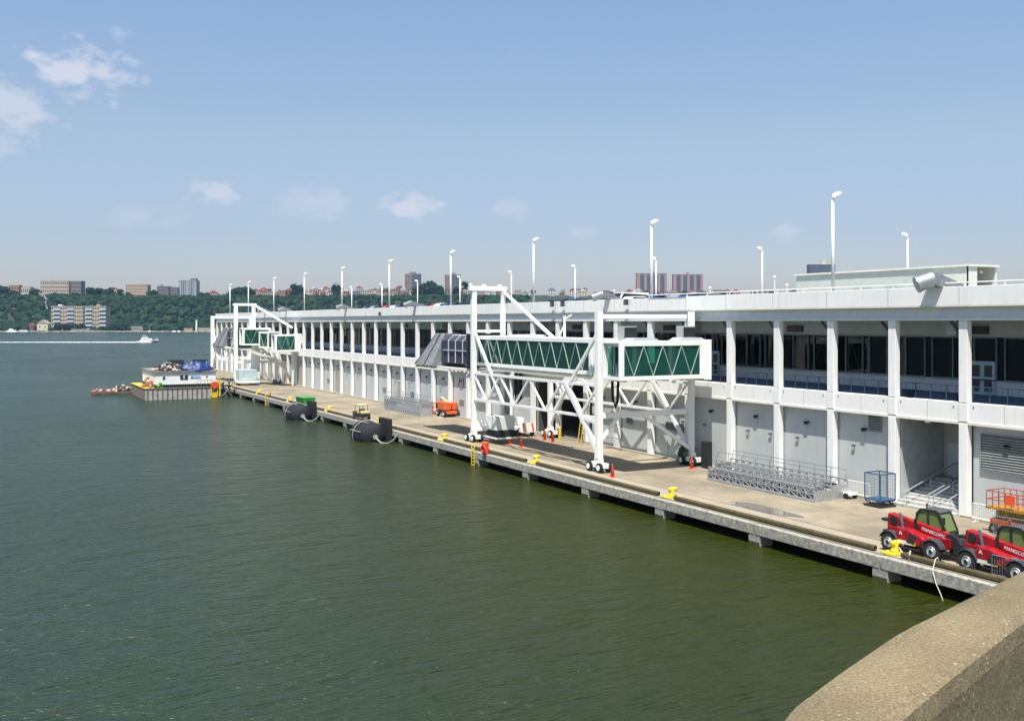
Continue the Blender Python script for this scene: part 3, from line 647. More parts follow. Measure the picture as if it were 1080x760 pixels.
# ship end: bellows and hood
def shipend(G, y, xc=1.85, z0=7.75, z1=10.5, ln=7.0, hood=4.2):
    m = MB(); n = 11
    for k in range(n):
        a = y+ln*k/n; b = y+ln*(k+1)/n; c = (a+b)/2
        for (u,v,g) in ((a,c,0),(c,b,1)):
            ra = .0 if g==0 else .1; rb = .1 if g==0 else .0; hw = 1.35
            def ring(yy, e):
                h_ = hw+e; return [(xc-h_,yy,z0-e),(xc+h_,yy,z0-e),(xc+h_,yy,z1-.5+e),(xc+h_-.5,yy,z1+e),(xc-h_+.5,yy,z1+e),(xc-h_,yy,z1-.5+e)]
            A_ = ring(u,ra); B_ = ring(v,rb); m.add(A_+B_, [(i,(i+1)%6,(i+1)%6+6,i+6) for i in range(6)])
    be = m.build('bellows', bellowm, G)
    m = MB()
    for k in (1.2,3.0,4.8):
        yy = y+k; m.tube([(xc-1.5,yy,z0),(xc-1.5,yy,z1-.45),(xc-.9,yy,z1+.12),(xc+.9,yy,z1+.12),(xc+1.5,yy,z1-.45),(xc+1.5,yy,z0)], .06, 5)
    m.bar((xc-1.5,y,z0+1.3),(xc-1.5,y+ln-.8,z0+1.3),.08)
    m.build('hoop', mat('strap_pale',(.5,.5,.55),.6), be)
    MB().box(xc-1.65,xc+1.65,y-.3,y,z0-.4,z1+.35).build('bellows_frame', blackm, G)
    m = MB(); y0 = y+ln; w_ = 1.6
    # hood: folds flare outwards as it comes down
    nx = 9
    top = [(xc-w_*.6, y0+t*hood*.62, z1+.3-.12*(i%2)) for i,t in enumerate([k/nx for k in range(nx+1)])]
    bot = [(xc-w_-.9, y0+t*hood*1.25, z0-.5+.1*(i%2)) for i,t in enumerate([k/nx for k in range(nx+1)])]
    fs = [(i,i+1,i+nx+2,i+nx+1) for i in range(nx)]
    for i in range(nx+1):
        if i%2: bot[i] = (bot[i][0]+.25, bot[i][1], bot[i][2]); top[i] = (top[i][0]+.1, top[i][1], top[i][2])
    m.add(top+bot, fs)
    top2 = [(2*xc-a,b,c) for a,b,c in top]; bot2 = [(2*xc-a-.9,b,c) for a,b,c in bot]; m.add(top2+bot2, fs)
    m.add(top+top2, fs)
    m.add([top[0],bot[0],bot2[0],top2[0]], [(0,1,2,3)])
    m.build('hood', skirt, G)
    m = MB(); m.bar(top[-1],bot[-1],.16); m.bar(top2[-1],bot2[-1],.16); m.bar(top[-1],top2[-1],.16); m.bar(top[nx//2],bot[nx//2],.1); m.build('hood_frame', blackm, G)
    m = MB(); m.box(xc-1.9,xc+1.9,y,y0+hood*1.3,z0-.75,z0-.5); 
    for k in range(5): m.bar((xc-1.2,y+k*1.0,z0-.75),(xc-1.2,y+.5+k*1.0,z0-1.4),.1); m.bar((xc-1.2,y+.5+k*1.0,z0-1.4),(xc-1.2,y+1+k*1.0,z0-.75),.1)
    m.bar((xc-1.2,y,z0-1.4),(xc-1.2,y+4.8,z0-1.4),.12)
    m.build('cab_platform', cream, G)
    MB().box(xc-2.1,xc-1.8,y0+hood*1.2,y0+hood*1.34,z0-.72,z0-.5).build('platform_marker', yellow, G)
    m = MB(); m.tube([(xc,y+5,z0-.7),(xc-.2,y+5,z0-2.6),(xc,y+4.6,z0-3),(xc,y+4.2,z0-2.6),(xc,y+4.3,z0-.7)], .04, 5); m.build('hanging_cable', dark, G)
shipend(G, YL+2.2)
# ---- the far bridge
F = thing('boarding_bridge', 'smaller-looking white boarding bridge with short glass boxes near the tip of the pier', 'boarding bridge', (44.4, 200.0, DZ))
for (x,y,h,z) in ((0,0,15.2,1.1),(3.4,0,15.2,1.1),(8,0,8,1.1),(0,22,13.4,1.1),(8,22,13.4,1.1)):
    MB().box(x-.35,x+.35,y-.35,y+.35,z,h).build('leg', gwhite, F, bevel=.03)
for x,y in ((0,0),(8,0),(0,22),(8,22)): wheelset(F, x, y)
truss(F, 0, 0, 22, ZL, ZU, 4).build('front_truss', gwhite, F); truss(F, 8, 0, 22, ZL, ZU, 4).build('rear_truss', gwhite, F)
for a_,b_,w_ in (((0,22,11),(0,16,ZL),.4),((0,0,11),(0,6,ZL),.3),((0,22,1.5),(0,17,ZU),.45),((8,22,11),(8,16,ZL),.4),((8,22,1.5),(8,17,ZU),.45)):
    MB().bar(a_,b_,w_).build('side_brace', gwhite, F)
m = MB(); m.box(-.5,3.9,-.35,.35,15.2,15.7); m.build('portal_beam', gwhite, F, bevel=.03)
m = MB(); m.box(.35,7.65,21.7,22.3,12.8,13.4); m.build('cross_beam', gwhite, F); MB().box(.35,7.65,21.7,22.3,ZL-.2,ZL+.4).build('cross_beam', gwhite, F)
MB().box(.35,7.65,-.2,.2,ZL-.2,ZL+.3).build('cross_beam', gwhite, F)
m = MB(); m.bar((3.4,0,15.5),(8.6,-9,11.0),.32); m.build('stay', gwhite, F)
tunnel(F, (.6,-1.6), (6.2,-1.6), 2.6, 7.7, 10.9, 2)
tunnel(F, (4.8,-3.1), (5.6,-7.2), 2.4, 7.2, 10.2, 1)
tunnel(F, (5.0,-8.6), (9.3,-8.6), 2.5, 6.6, 9.7, 2)
m = MB(); m.box(9.3,10.4,-10.0,-7.2,6.5,9.9); m.build('end_frame', gwhite, F)
shipend(F, 1.0, xc=1.9, z0=7.6, z1=10.6, ln=9, hood=8)
m = MB(); m.box(-.2,3.2,-3.6,-1.0,1.0,3.0); m.build('control_box', mat('cabinet_blue',(.45,.55,.57),.5), F, bevel=.05); MB().box(-.4,3.6,-4.2,-.6,.5,.9).build('platform', gwhite, F)
MB().box(3.7,4.4,-1.2,-.4,.3,7.6).build('cable_chute', cream, F)
m = MB()
for k in range(4): m.bar((1.0,-3-k*1.4,6.9),(8.0,-3-k*1.4,ZL-.5+.2*k),.16)
m.bar((4.2,-.3,7.4),(8,-7,3),.4); m.bar((8.8,-8.5,6.6),(8.8,-8.5,.1),.4); m.build('support_struts', cream, F)

# ------------------------------------------------------------------ telehandlers (local +x forward)
TH = thing('telehandler', 'x', 'telehandler', (0,0,DZ))
R_ = .50; WB = 2.65; TW = .95
m = MB(); m.prism([(-1.95,.55),(1.55,.5),(1.9,.75),(1.9,1.15),(1.2,1.05),(-1.2,1.2),(-1.95,1.2)],'y',-.45,.45); ch = m.build('chassis', red, TH, bevel=.03)
MB().box(-2.05,-1.9,-.7,.7,.55,1.0).build('rear_bumper', blackm, TH, bevel=.02)
# engine cover on the near side
m = MB(); m.prism([(-.95,.55),(.55,.55),(.85,.95),(.62,1.12),(-.1,1.32),(-.8,1.36),(-1.0,1.05)],'y',-1.05,-.46); ec = m.build('engine_cover', red, TH, bevel=.10)
m = MB(); m.prism([(-.12,.98),(.3,.9),(.42,1.0),(.2,1.14),(-.05,1.17)],'y',-1.062,-1.04); m.build('cover_vent', blackm, ec)
m = MB(); m.prism([(-.25,.66),(.25,.62),(.3,.84),(-.2,.90)],'y',-1.062,-1.04); m.build('cover_vent', blackm, ec)
MB().box(-.9,.1,-1.055,-1.03,.56,.74).build('warning_plate', mat('plate_white',(.7,.68,.6),.5), ec)
MB().box(.12,.3,-1.055,-1.03,.56,.74).build('warning_plate', yellow, ec)
m = MB(); m.prism([(-.72,1.02),(-.62,1.2),(-.52,1.02),(-.57,1.02),(-.62,1.12),(-.67,1.02)],'y',-1.06,-1.04); m.build('emblem', mat('decal_white',(.8,.8,.8),.4), ec)
# boom: pivots high at the rear, slopes down to the front
m = MB(); m.bar((-1.75,-.12,1.62),(1.75,-.12,1.13),.34,.42); bo = m.build('boom', red, TH, bevel=.03)
m = MB(); m.prism([(-2.0,1.15),(-1.2,1.15),(-1.15,1.75),(-1.95,1.86)],'y',-.42,.1); m.build('boom_pivot', red, bo, bevel=.04)
m = MB(); m.lathe((-1.55,-.46,1.55),(0,1,0),[(0,.22),(.08,.22)],16); m.build('pivot_cap', blackm, bo)
text('MANISCOPIC', .24, MATS['decal_white'], bo, (.80,-.298,1.26), (PI/2,math.radians(8),0), ext=.003, sx=1.0)
m = MB(); m.lathe((-.2,-.335,1.40),(0,1,0),[(-.012,.13),(.02,.13)],16); m.build('decal_roundel', blackm, bo)
m = MB(); m.prism([(1.7,1.4),(2.1,1.2),(2.5,.9),(2.6,.45),(2.35,.3),(2.15,.7),(1.7,.85)],'y',-.36,.12); m.build('boom_head', blackm, bo, bevel=.03)
m = MB(); m.tube([(1.2,.02,.75),(2.3,-.02,.8)],.07,8); m.tube([(1.6,-.3,1.35),(2.2,-.38,1.3),(2.45,-.3,.8)],.03,6); m.tube([(1.6,0,1.35),(2.25,.05,1.35),(2.5,0,.8)],.03,6); m.build('hydraulic_hose', blackm, bo)
m = MB(); m.box(2.55,2.68,-.6,.6,.15,.75); m.box(2.6,3.6,-.45,-.33,.10,.16); m.box(2.6,3.6,.33,.45,.10,.16); m.build('fork_carriage', blackm, TH, bevel=.01)
# cab
m = MB()
CP = [(-.62,1.15),(-.50,2.05),(-.25,2.27),(.62,2.30),(.80,2.2),(1.25,1.3),(1.2,.85)]
for yy in (.10,1.0):
    for a,b in zip(CP[:-1],CP[1:]): m.bar((a[0],yy,a[1]),(b[0],yy,b[1]),.09)
    m.bar((.22,yy,1.15),(.16,yy,2.25),.08); m.bar((-.62,yy,1.15),(1.2,yy,1.05),.1)
for a in (CP[1],CP[4],CP[5],CP[0]): m.bar((a[0],.1,a[1]),(a[0],1.0,a[1]),.08)
cf = m.build('cab', blackm, TH)
m = MB(); m.prism([(-.5,2.22),(-.25,2.30),(.62,2.35),(.84,2.22),(.6,2.26),(-.25,2.22)],'y',.06,1.04); m.build('cab_roof', mat('roof_dark_grey',(.07,.08,.085),.5), cf, bevel=.02)
m = MB()
for yy in (.12,.98): m.prism([(-.6,1.17),(-.48,2.05),(-.25,2.22),(.62,2.24),(.78,2.17),(1.22,1.3),(1.2,1.1)],'y',yy-.006,yy+.006)
m.add([(.80,.12,2.2),(.80,.98,2.2),(1.24,.98,1.3),(1.24,.12,1.3)],[(0,1,2,3)]); m.add([(-.62,.12,1.15),(-.62,.98,1.15),(-.5,.98,2.05),(-.5,.12,2.05)],[(0,1,2,3)])
m.build('cab_window', glassC, cf)
m = MB(); m.box(-.35,.15,.35,.8,1.0,1.12); m.box(-.42,-.28,.35,.8,1.1,1.75); m.build('driver_seat', dark, cf, bevel=.04)
MB().box(-.6,1.25,.12,1.0,.5,1.14).build('cab_base', red, cf, bevel=.03)
m = MB(); m.tube([(-.1,.35,2.33),(-.1,.35,2.5)],.05,10); m.blob((-.1,.35,2.53),.07,2,0); m.build('beacon', mat('beacon_amber',(.25,.05,.02),.3), TH)
m = MB(); m.tube([(1.1,.05,1.9),(1.35,-.15,1.95)],.02,6); m.box(1.3,1.36,-.3,-.1,1.75,2.1); m.build('mirror', blackm, TH)
m = MB(); m.box(-.14,-.08,-.62,-.44,1.5,1.85); m.tube([(-.1,-.5,1.3),(-.1,-.5,1.52)],.02,6); m.build('mirror', blackm, TH)
m = MB(); m.tube([(-.85,-.6,1.3),(-.98,-.6,1.95),(-1.04,-.6,2.0)],.075,10); m.build('exhaust_pipe', mat('exhaust_blue_grey',(.10,.12,.15),.4), TH)
m = MB(); m.box(-2.3,-1.9,-.5,-.1,1.42,1.55); m.build('tail_lamp_bracket', blackm, TH)
for sx in (-1,1):
    for sy in (-1,1):
        x = sx*WB/2; y = sy*TW; w_ = MB()
        w_.lathe((x,y,R_),(0,1,0),[(-.19,.32),(-.19,.44),(-.13,.495),(.13,.495),(.19,.44),(.19,.32)],28)
        for k in range(22):
            g = 2*PI*k/22
            for d,o_ in ((-1,0),(1,.14)):
                c = Vector((x+math.cos(g+o_)*.495, y+d*.09, R_+math.sin(g+o_)*.495)); tn = Vector((-math.sin(g+o_)*.05, d*.09, math.cos(g+o_)*.05))
                w_.bar(c-tn, c+tn, .045, .05, up=(math.cos(g+o_),0,math.sin(g+o_)))
        ty = w_.build('wheel', mat('tyre_dusty',(.022,.020,.018),.85,var=.4,vscale=6,stain=(.10,.085,.06),stainamt=.45,stainscale=4), TH)
        w_ = MB(); e = sy*.17; w_.lathe((x,y,R_),(0,sy,0),[(.0,.25),(.205,.265),(.225,.25),(.205,.21),(.196,.15),(.24,.12),(.24,.02)],22); w_.build('rim', mat('rim_grey',(.42,.43,.45),.4,metal=.3), ty)
        w_ = MB(); w_.lathe((x,y,R_),(0,sy,0),[(.24,.11),(.27,.09)],12); w_.build('hub', blackm, ty)
        w_ = MB(); pts = []
        for k in range(9):
            g = math.radians(20+k*17.5); pts.append((x+math.cos(g)*.60, R_+math.sin(g)*.60))
        poly = pts+[(x+math.cos(math.radians(20+k*17.5))*.55, R_+math.sin(math.radians(20+k*17.5))*.55) for k in range(8,-1,-1)]
        # build fender as strips (the outline is not convex)
        V = pts; I = poly[9:][::-1]
        vs = []; fs = []
        for yy in (y-.22,y+.22):
            vs += [(a,yy,b) for a,b in V]+[(a,yy,b) for a,b in I]
        for k in range(8):
            fs += [(k,k+1,k+19,k+18),(9+k,9+k+1,27+k+1,27+k),(k,k+1,10+k,9+k),(18+k,19+k,28+k,27+k)]
        w_.add(vs, fs); w_.build('fender', mat('fender_dark',(.045,.05,.055),.5), TH)
m = MB(); m.tube([(-1.2,-.50,1.25),(.2,-.50,1.10)],.045,8); m.tube([(-.1,-.50,1.13),(1.0,-.50,1.0)],.028,8); m.build('hydraulic_cylinder', steel, TH)
m = MB(); m.box(-.45,.5,-1.08,-.75,.36,.42); m.box(-.45,-.40,-1.0,-.9,.4,.56); m.box(.45,.5,-1.0,-.9,.4,.56); m.build('side_step', blackm, TH)
m = MB(); m.tube([(-.9,-.95,1.4),(-.9,-.95,1.55),(-.3,-.92,1.5),(-.3,-.92,1.32)],.018,6); m.build('grab_rail', blackm, TH)
TH.location = (43.55, 37.15, DZ+.012); TH.rotation_euler = (0,0,math.radians(-88)); TH['label'] = 'red telehandler with green cab glass, parked complete in view by the yellow bollard'; TH['group'] = 'red telehandlers on the pier edge'
copy_tree(TH, (43.35, 32.2, DZ+.012), math.radians(-90), 'red telehandler behind the steel barrier, cut by the right edge of the picture', 'red telehandlers on the pier edge')
# ------------------------------------------------------------------ bollards, ladders
def bollard(loc, rz):
    t = thing('bollard', 'x', 'bollard', loc, 'yellow mooring bollards along the pier edge', rz)
    m = MB(); m.prism([(-.55,-.45),(.55,-.45),(.62,0),(.5,.5),(-.5,.5),(-.62,0)],'z',.0,.10); m.build('base', yellow, t, bevel=.02)
    m = MB(); m.tube([(0,0,.08),(0,0,.2),(0,0,.36),(0,0,.50)],[.28,.20,.17,.18],16); m.build('stem', yellow, t, smooth=True)
    m = MB(); m.tube([(-.22,0,.50),(-.18,0,.52),(.1,0,.54),(.45,0,.56),(.50,0,.56)],[.10,.16,.17,.13,.08],16); m.build('horn', yellow, t, smooth=True)
    return t
bl = ['big yellow bollard nearest the camera, in front of the red telehandlers','yellow bollard right of the tall bridge leg near the long shadow','yellow bollard in the shadow between the legs of the boarding bridge','yellow bollard beside the left wheels of the near boarding bridge','yellow bollard by the small utility cart','yellow bollard behind the far black fender','seventh yellow bollard along the pier edge']
b0 = None
for k,y in enumerate(BOL):
    lb = bl[k] if k < 7 else 'small yellow bollard far along the pier edge by the far boarding bridge'
    if b0 is None: b0 = bollard((EX+.95, y, DZ+.012), 0); b0['label'] = lb
    else: copy_tree(b0, (EX+.95, y, DZ+.012), random.uniform(-.3,.3), label=lb)
def ladder(y, label):
    t = thing('ladder', label, 'ladder', (EX-.12, y, -.2))
    m = MB()
    for s in (-.28,.28): m.tube([(0,s,0),(0,s,1.9),(.12,s,2.2),(.5,s,2.2),(.65,s,1.6)],.045,6)
    m.build('rail', yellow, t)
    m = MB(); k=.2
    while k < 1.9: m.tube([(0,-.28,k),(0,.28,k)],.035,6); k += .3
    m.build('rung', yellow, t)
ladder(atx(500,EX)+.0, 'yellow ladder down the pier edge by the left legs of the near boarding bridge')
ladder(atx(281,EX), 'yellow ladder down the pier edge near the far boarding bridge')
# mooring rope from the near bollard
y = BOL[0]; r = MB(); r.tube([(EX+1.1,y-.15,DZ+.35),(EX+1.0,y-.4,DZ+.2),(EX+.95,y-.7,DZ+.1),(EX+.92,y-1.0,DZ+.3),(EX+.78,y-1.15,DZ+.40),(EX+.62,y-1.3,DZ+.39),(EX+.42,y-1.4,DZ+.25),(EX+.36,y-1.45,DZ+.02)],.03,6)
p1 = Vector((EX+.82, atx(990,EX+.8), DZ+.42)); q1 = Vector((EX-.1, p1.y-.6, DZ-.05)); q2 = Vector((EX-.5, p1.y-2.2, .05))
ropem = mat('rope_white', (.62,.60,.5), .8, var=.2, vscale=15)
o = r.build('mooring_rope', ropem, smooth=True); tag(o, 'short white rope looped from the nearest yellow bollard over the kerb log', 'rope')
r = MB(); r.tube([(EX+1.5,p1.y+.4,DZ+.05),(EX+1.0,p1.y+.15,DZ+.12),(EX+.84,p1.y+.05,DZ+.36),(EX+.72,p1.y,DZ+.41),(EX+.50,p1.y-.05,DZ+.36),(EX+.2,p1.y-.2,DZ+.05),(EX-.06,p1.y-.38,1.18),(EX-.13,p1.y-.6,.7),(EX-.2,p1.y-.95,.25),(EX-.3,p1.y-1.3,-.3)],.022,6); o = r.build('mooring_rope', ropem, smooth=True); tag(o, 'white rope hanging over the kerb log down to the water near the telehandlers', 'rope')
# white post on the pile beneath the nearest bollard: mark
# ------------------------------------------------------------------ floating fenders
def fender(px, py_w, label, L_=4.0, r=1.35):
    p = atz(px, py_w, 0); y = p.y; x = EX-1.9
    y = aty_on(px, x)
    t = thing('floating_fender', label, 'fender', (x, y, .55), 'black floating fenders against the pier edge')
    m = MB(); m.lathe((0,0,0),(0,1,0),[(-L_/2,.25),(-L_/2+.04,.6),(-L_/2+.3,r*.86),(-L_/2+.7,r),(-.7,r*1.02),(-.66,r*1.05),(-.6,r*1.02),(.6,r*1.02),(.66,r*1.05),(.7,r*1.02),(L_/2-.7,r),(L_/2-.3,r*.86),(L_/2-.04,.6),(L_/2,.25)],28)
    m.build('body', mat('fender_rubber',(.006,.008,.012),.8,var=.5,vscale=3,bump=.6,bscale=5,stain=(.04,.045,.05),stainamt=.35,stainscale=1.5), t, smooth=True)
    ch = mat('chain_grey',(.33,.34,.33),.6,var=.4,vscale=6)
    m = MB()
    for g in (200,250,300): 
        a = math.radians(g); m.tube([(math.cos(a)*r*1.06*1, yy, -math.sin(a)*r*1.06) for yy in (-L_/2+.7,0,L_/2-.7)],.05,6)
    m.tube([(math.cos(math.radians(a))*r*1.08, -.1+.004*a, math.sin(math.radians(a))*r*1.08) for a in range(60,260,12)],.06,6)
    m.build('net', ch, t)
    m = MB(); m.lathe((0,-L_/2,0),(0,1,0),[(-.08,.3),(.05,.3)],14); m.build('end_fitting', ch, t)
    m = MB(); P = [(0,-L_/2-.05,0),(.1,-L_/2-.4,-.25),(.3,-L_/2-1.0,-.55),(.7,-L_/2-1.8,-.6),(1.2,-L_/2-2.4,-.2),(1.6,-L_/2-2.8,.5)]
    m.tube(P,.09,6); m.build('chain', ch, t)
    t2 = thing('fender_board', label.replace('floating fender','backing board').replace('fat black','upright black'), 'backing board', (EX-.25, y-1.4, -.4), 'black boards behind the floating fenders')
    m = MB(); m.box(-.25,.15,-1.6,1.6,0,2.9); m.build('board', dark, t2, bevel=.03)
    m = MB(); m.box(-.30,-.25,-1.6,-1.4,0,2.9); m.box(-.30,-.25,1.4,1.6,0,2.9); m.build('edge_strip', blackm, t2)
def aty_on(px, X): return atx(px, X)
fender(388, 467, 'fat black floating fender roped with chain, nearer of the two', 4.9, 1.5)
fender(314, 446, 'fat black floating fender by the green bin, farther of the two', 4.9, 1.5)

# green bin
p = atz(322,428); t = thing('green_skip', 'small bright green bin on the pier edge above the far black fender', 'bin', (EX+1.6, atx(322,EX+1.6), DZ))
for s in (-1.15,.95):
    m = MB(); m.prism([(-.8,.0),(.8,0),(.95,1.0),(-.95,1.0)],'y',s-.8,s+.8); m.build('bin_body', greenp, t, bevel=.03)
    m = MB(); m.box(-1.0,1.0,s-.85,s+.85,1.0,1.08); m.build('lid', mat('green_lid',(.05,.33,.05),.5), t)
# utility cart
p = atz(378,442); t = thing('utility_cart', 'small cream and black utility cart parked behind the nearer black fender', 'cart', (p.x+.4,p.y,DZ), rz=math.radians(-80))
crm = mat('cart_cream',(.55,.50,.25),.5)
MB().box(-1.2,1.2,-.6,.6,.3,.75).build('body', blackm, t, bevel=.05); MB().box(.5,1.25,-.55,.55,.75,1.05).build('bonnet', crm, t, bevel=.08)
MB().box(-1.2,-.3,-.58,.58,.76,1.0).build('cargo_bed', mat('rust_brown',(.22,.07,.03),.7), t)
MB().box(-.7,.6,-.62,.62,1.75,1.85).build('canopy', crm, t, bevel=.04)
m = MB(); [m.tube([(a,b,.7),(a*.9,b,1.76)],.035,6) for a in (-.65,.6) for b in (-.55,.55)]; m.build('post', blackm, t)
MB().box(-.3,.1,-.5,.5,.75,1.3).build('seat', crm, t, bevel=.05)
for a in (-.8,.8):
    for b in (-.6,.6):
        m = MB(); m.lathe((a,b,.28),(0,1,0),[(-.1,.25),(-.06,.28),(.06,.28),(.1,.25)],14); q=m.build('wheel', dark, t); m = MB(); m.lathe((a,b,.28),(0,1,0),[(-.11,.12),(.11,.12)],10); m.build('rim', steel, q)
# ------------------------------------------------------------------ aluminium ramps: truss-sided, stacked
def ramp(loc, L_, label, h=1.15, w=1.5, rail=False, rz=0):
    t = thing('aluminium_ramp', label, 'ramp', loc, 'folded aluminium access ramps by the wall', rz)
    m = MB(); m.box(-w/2,w/2,0,L_,.12,.2); m.build('walkway', steel, t)
    for s in (-w/2, w/2):
        m = MB(); m.bar((s,0,.1),(s,L_,.1),.12,.14); m.bar((s,0,h),(s,L_,h),.1,.1); m.bar((s,0,h*.55),(s,L_,h*.55),.06)
        n = int(L_/.75)
        for k in range(n+1):
            yy = L_*k/n; m.bar((s,yy,.1),(s,yy,h),.07)
            if k<n: m.bar((s,yy,.12),(s,yy+L_/n,h*.55),.05); m.bar((s,yy,h),(s,yy+L_/n,h*.55),.045)
        m.build('side_truss', alu, t)
        if rail:
            m = MB(); m.tube([(s,.1,h),(s,.1,h+.65),(s,L_-.3,h+.65),(s,L_-.1,h)],.025,5)
            for k in range(1,8): m.tube([(s,L_*k/8,h),(s,L_*k/8,h+.65)],.02,5)
            m.build('hand_rail', steel, t)
    MB().box(-w/2+.1,w/2-.1,.1,L_-.1,.201,.32).build('interior_shade_slab', blackm, t)  # black slab laid in as the ramp's dark, shaded interior
    m = MB(); m.box(-w/2-.06,w/2+.06,-.08,-.01,.0,h*.75); m.build('end_plate', alu, t)
    m = MB(); m.box(-w/2-.06,w/2+.06,L_+.01,L_+.08,.0,h*.75); m.build('end_plate', steel, t)
ramp((50.3,51.2,DZ), 11.1, 'long silver truss ramp lying in front, nearest to the puddle', .98)
ramp((52.2,51.6,DZ), 12.2, 'long silver truss ramp with thin hand rails standing against the wall', 1.25, rail=True)
pa = atz(451,435); pb_ = atz(412,427)
ramp((52.3,atx(451,52.3),DZ), atx(411,52.3)-atx(451,52.3), 'far silver ramp with hand rails left of the orange boom lift, nearer the wall', 1.6, rail=True)
ramp((50.8,atx(451,50.8)+.5,DZ), atx(411,50.8)-atx(451,50.8)-1, 'far silver ramp left of the orange boom lift, on the open side', 1.5)
# ------------------------------------------------------------------ orange boom lift
p = atz(470,439); t = thing('boom_lift', 'orange folded boom lift on black tyres beside the far silver ramps', 'boom lift', (p.x+.3,p.y,DZ), rz=math.radians(-92))
MB().box(-1.5,1.5,-.7,.7,.4,.75).build('chassis', orange, t, bevel=.05)
MB().box(-1.3,1.2,-.95,.0,.85,1.9).build('engine_cover', orange, t, bevel=.12); MB().box(-1.3,1.0,.25,.95,.85,1.8).build('counterweight', orange, t, bevel=.1)
m = MB(); m.bar((.6,.1,1.5),(-2.4,.1,2.2),.3); m.bar((-2.4,.1,2.2),(-3.6,.1,1.3),.25); m.build('boom', mat('boom_cream',(.55,.50,.28),.5), t)
m = MB()
for z in (.35,.9,1.4): m.tube([(-3.3,-.7,z),(-4.6,-.7,z),(-4.6,.8,z),(-3.3,.8,z)],.045,6,closed=True)
for a in (-3.3,-4.6,-3.95):
    for b in (-.7,.8): m.tube([(a,b,.3),(a,b,1.4)],.04,6)
m.box(-4.6,-3.3,-.7,.8,.28,.34); m.build('basket', orange, t)
MB().box(-3.5,-3.2,-.3,.4,.8,1.5).build('control_panel', dark, t)
for a in (-1.1,1.1):
    for b in (-.9,.9):
        m = MB(); m.lathe((a,b,.42),(0,1,0),[(-.16,.34),(-.12,.42),(.12,.42),(.16,.34)],20); q=m.build('wheel', dark, t); m = MB(); m.lathe((a,b,.42),(0,1,0),[(-.17,.2),(.17,.2)],14); m.build('rim', white, q)
# black welder/trailer thing by the wall
p = atz(527,421); t = thing('hand_trolley', 'small black upright trolley between the boom lift and the bridge leg', 'trolley', (p.x,p.y-.2,DZ), rz=-1.4)
MB().box(-.3,.3,-.3,.3,.12,.9).build('body', blackm, t, bevel=.04); m = MB(); m.tube([(-.2,.3,.5),(-.2,.45,1.45),(.2,.45,1.45),(.2,.3,.5)],.035,6); m.build('handle', blackm, t); m = MB(); m.bar((-.3,0,.2),(-1.3,0,.25),.08); m.lathe((-1.3,0,.14),(0,1,0),[(-.05,.14),(.05,.14)],10); m.build('tow_bar', blackm, t)
m = MB(); [m.lathe((0,s,.15),(0,1,0),[(-.06,.15),(.06,.15)],12) for s in (-.36,.36)]; m.build('wheel', dark, t)
# ------------------------------------------------------------------ blue cage platform
t = thing('cage_platform', 'dark blue open cage on a low scissor platform against the wall left of the stairs', 'cage platform', (52.4, atx(928,52.4), DZ))
m = MB(); m.box(-.95,.95,-1.1,1.1,.45,.55); m.build('deck', bluecage, t)
m = MB(); 
for s in (-.95,.95): m.bar((s,-1.0,.1),(s,1.0,.42),.08); m.bar((s,1.0,.1),(s,-1.0,.42),.08)
m.box(-1.0,1.0,-1.15,1.15,.03,.14); m.build('scissor_base', blackm, t)
m = MB()
for a in (-.92,.92):
    for b in (-1.07,1.07): m.bar((a,b,.5),(a,b,2.3),.08)
for z in (2.28,):
    m.bar((-.92,-1.07,z),(.92,-1.07,z),.07); m.bar((-.92,1.07,z),(.92,1.07,z),.07); m.bar((-.92,-1.07,z),(-.92,1.07,z),.07); m.bar((.92,-1.07,z),(.92,1.07,z),.07)
m.build('cage_frame', bluecage, t)
m = MB()
for k in range(1,11):
    b = -1.07+k*.195; m.bar((-.92,b,.55),(-.92,b,2.28),.014); m.bar((.92,b,.55),(.92,b,2.28),.014)
for k in range(1,9):
    a = -.92+k*.205; m.bar((a,1.07,.55),(a,1.07,2.28),.014); m.bar((a,-1.07,.55),(a,-1.07,2.28),.014)
for k in range(1,8):
    z = .55+k*.215; m.bar((.92,-1.07,z),(.92,1.07,z),.014); m.bar((-.92,1.07,z),(.92,1.07,z),.014)
m.build('mesh', bluecage, t)
for c in t.children: c.scale = (.72,.62,.95)
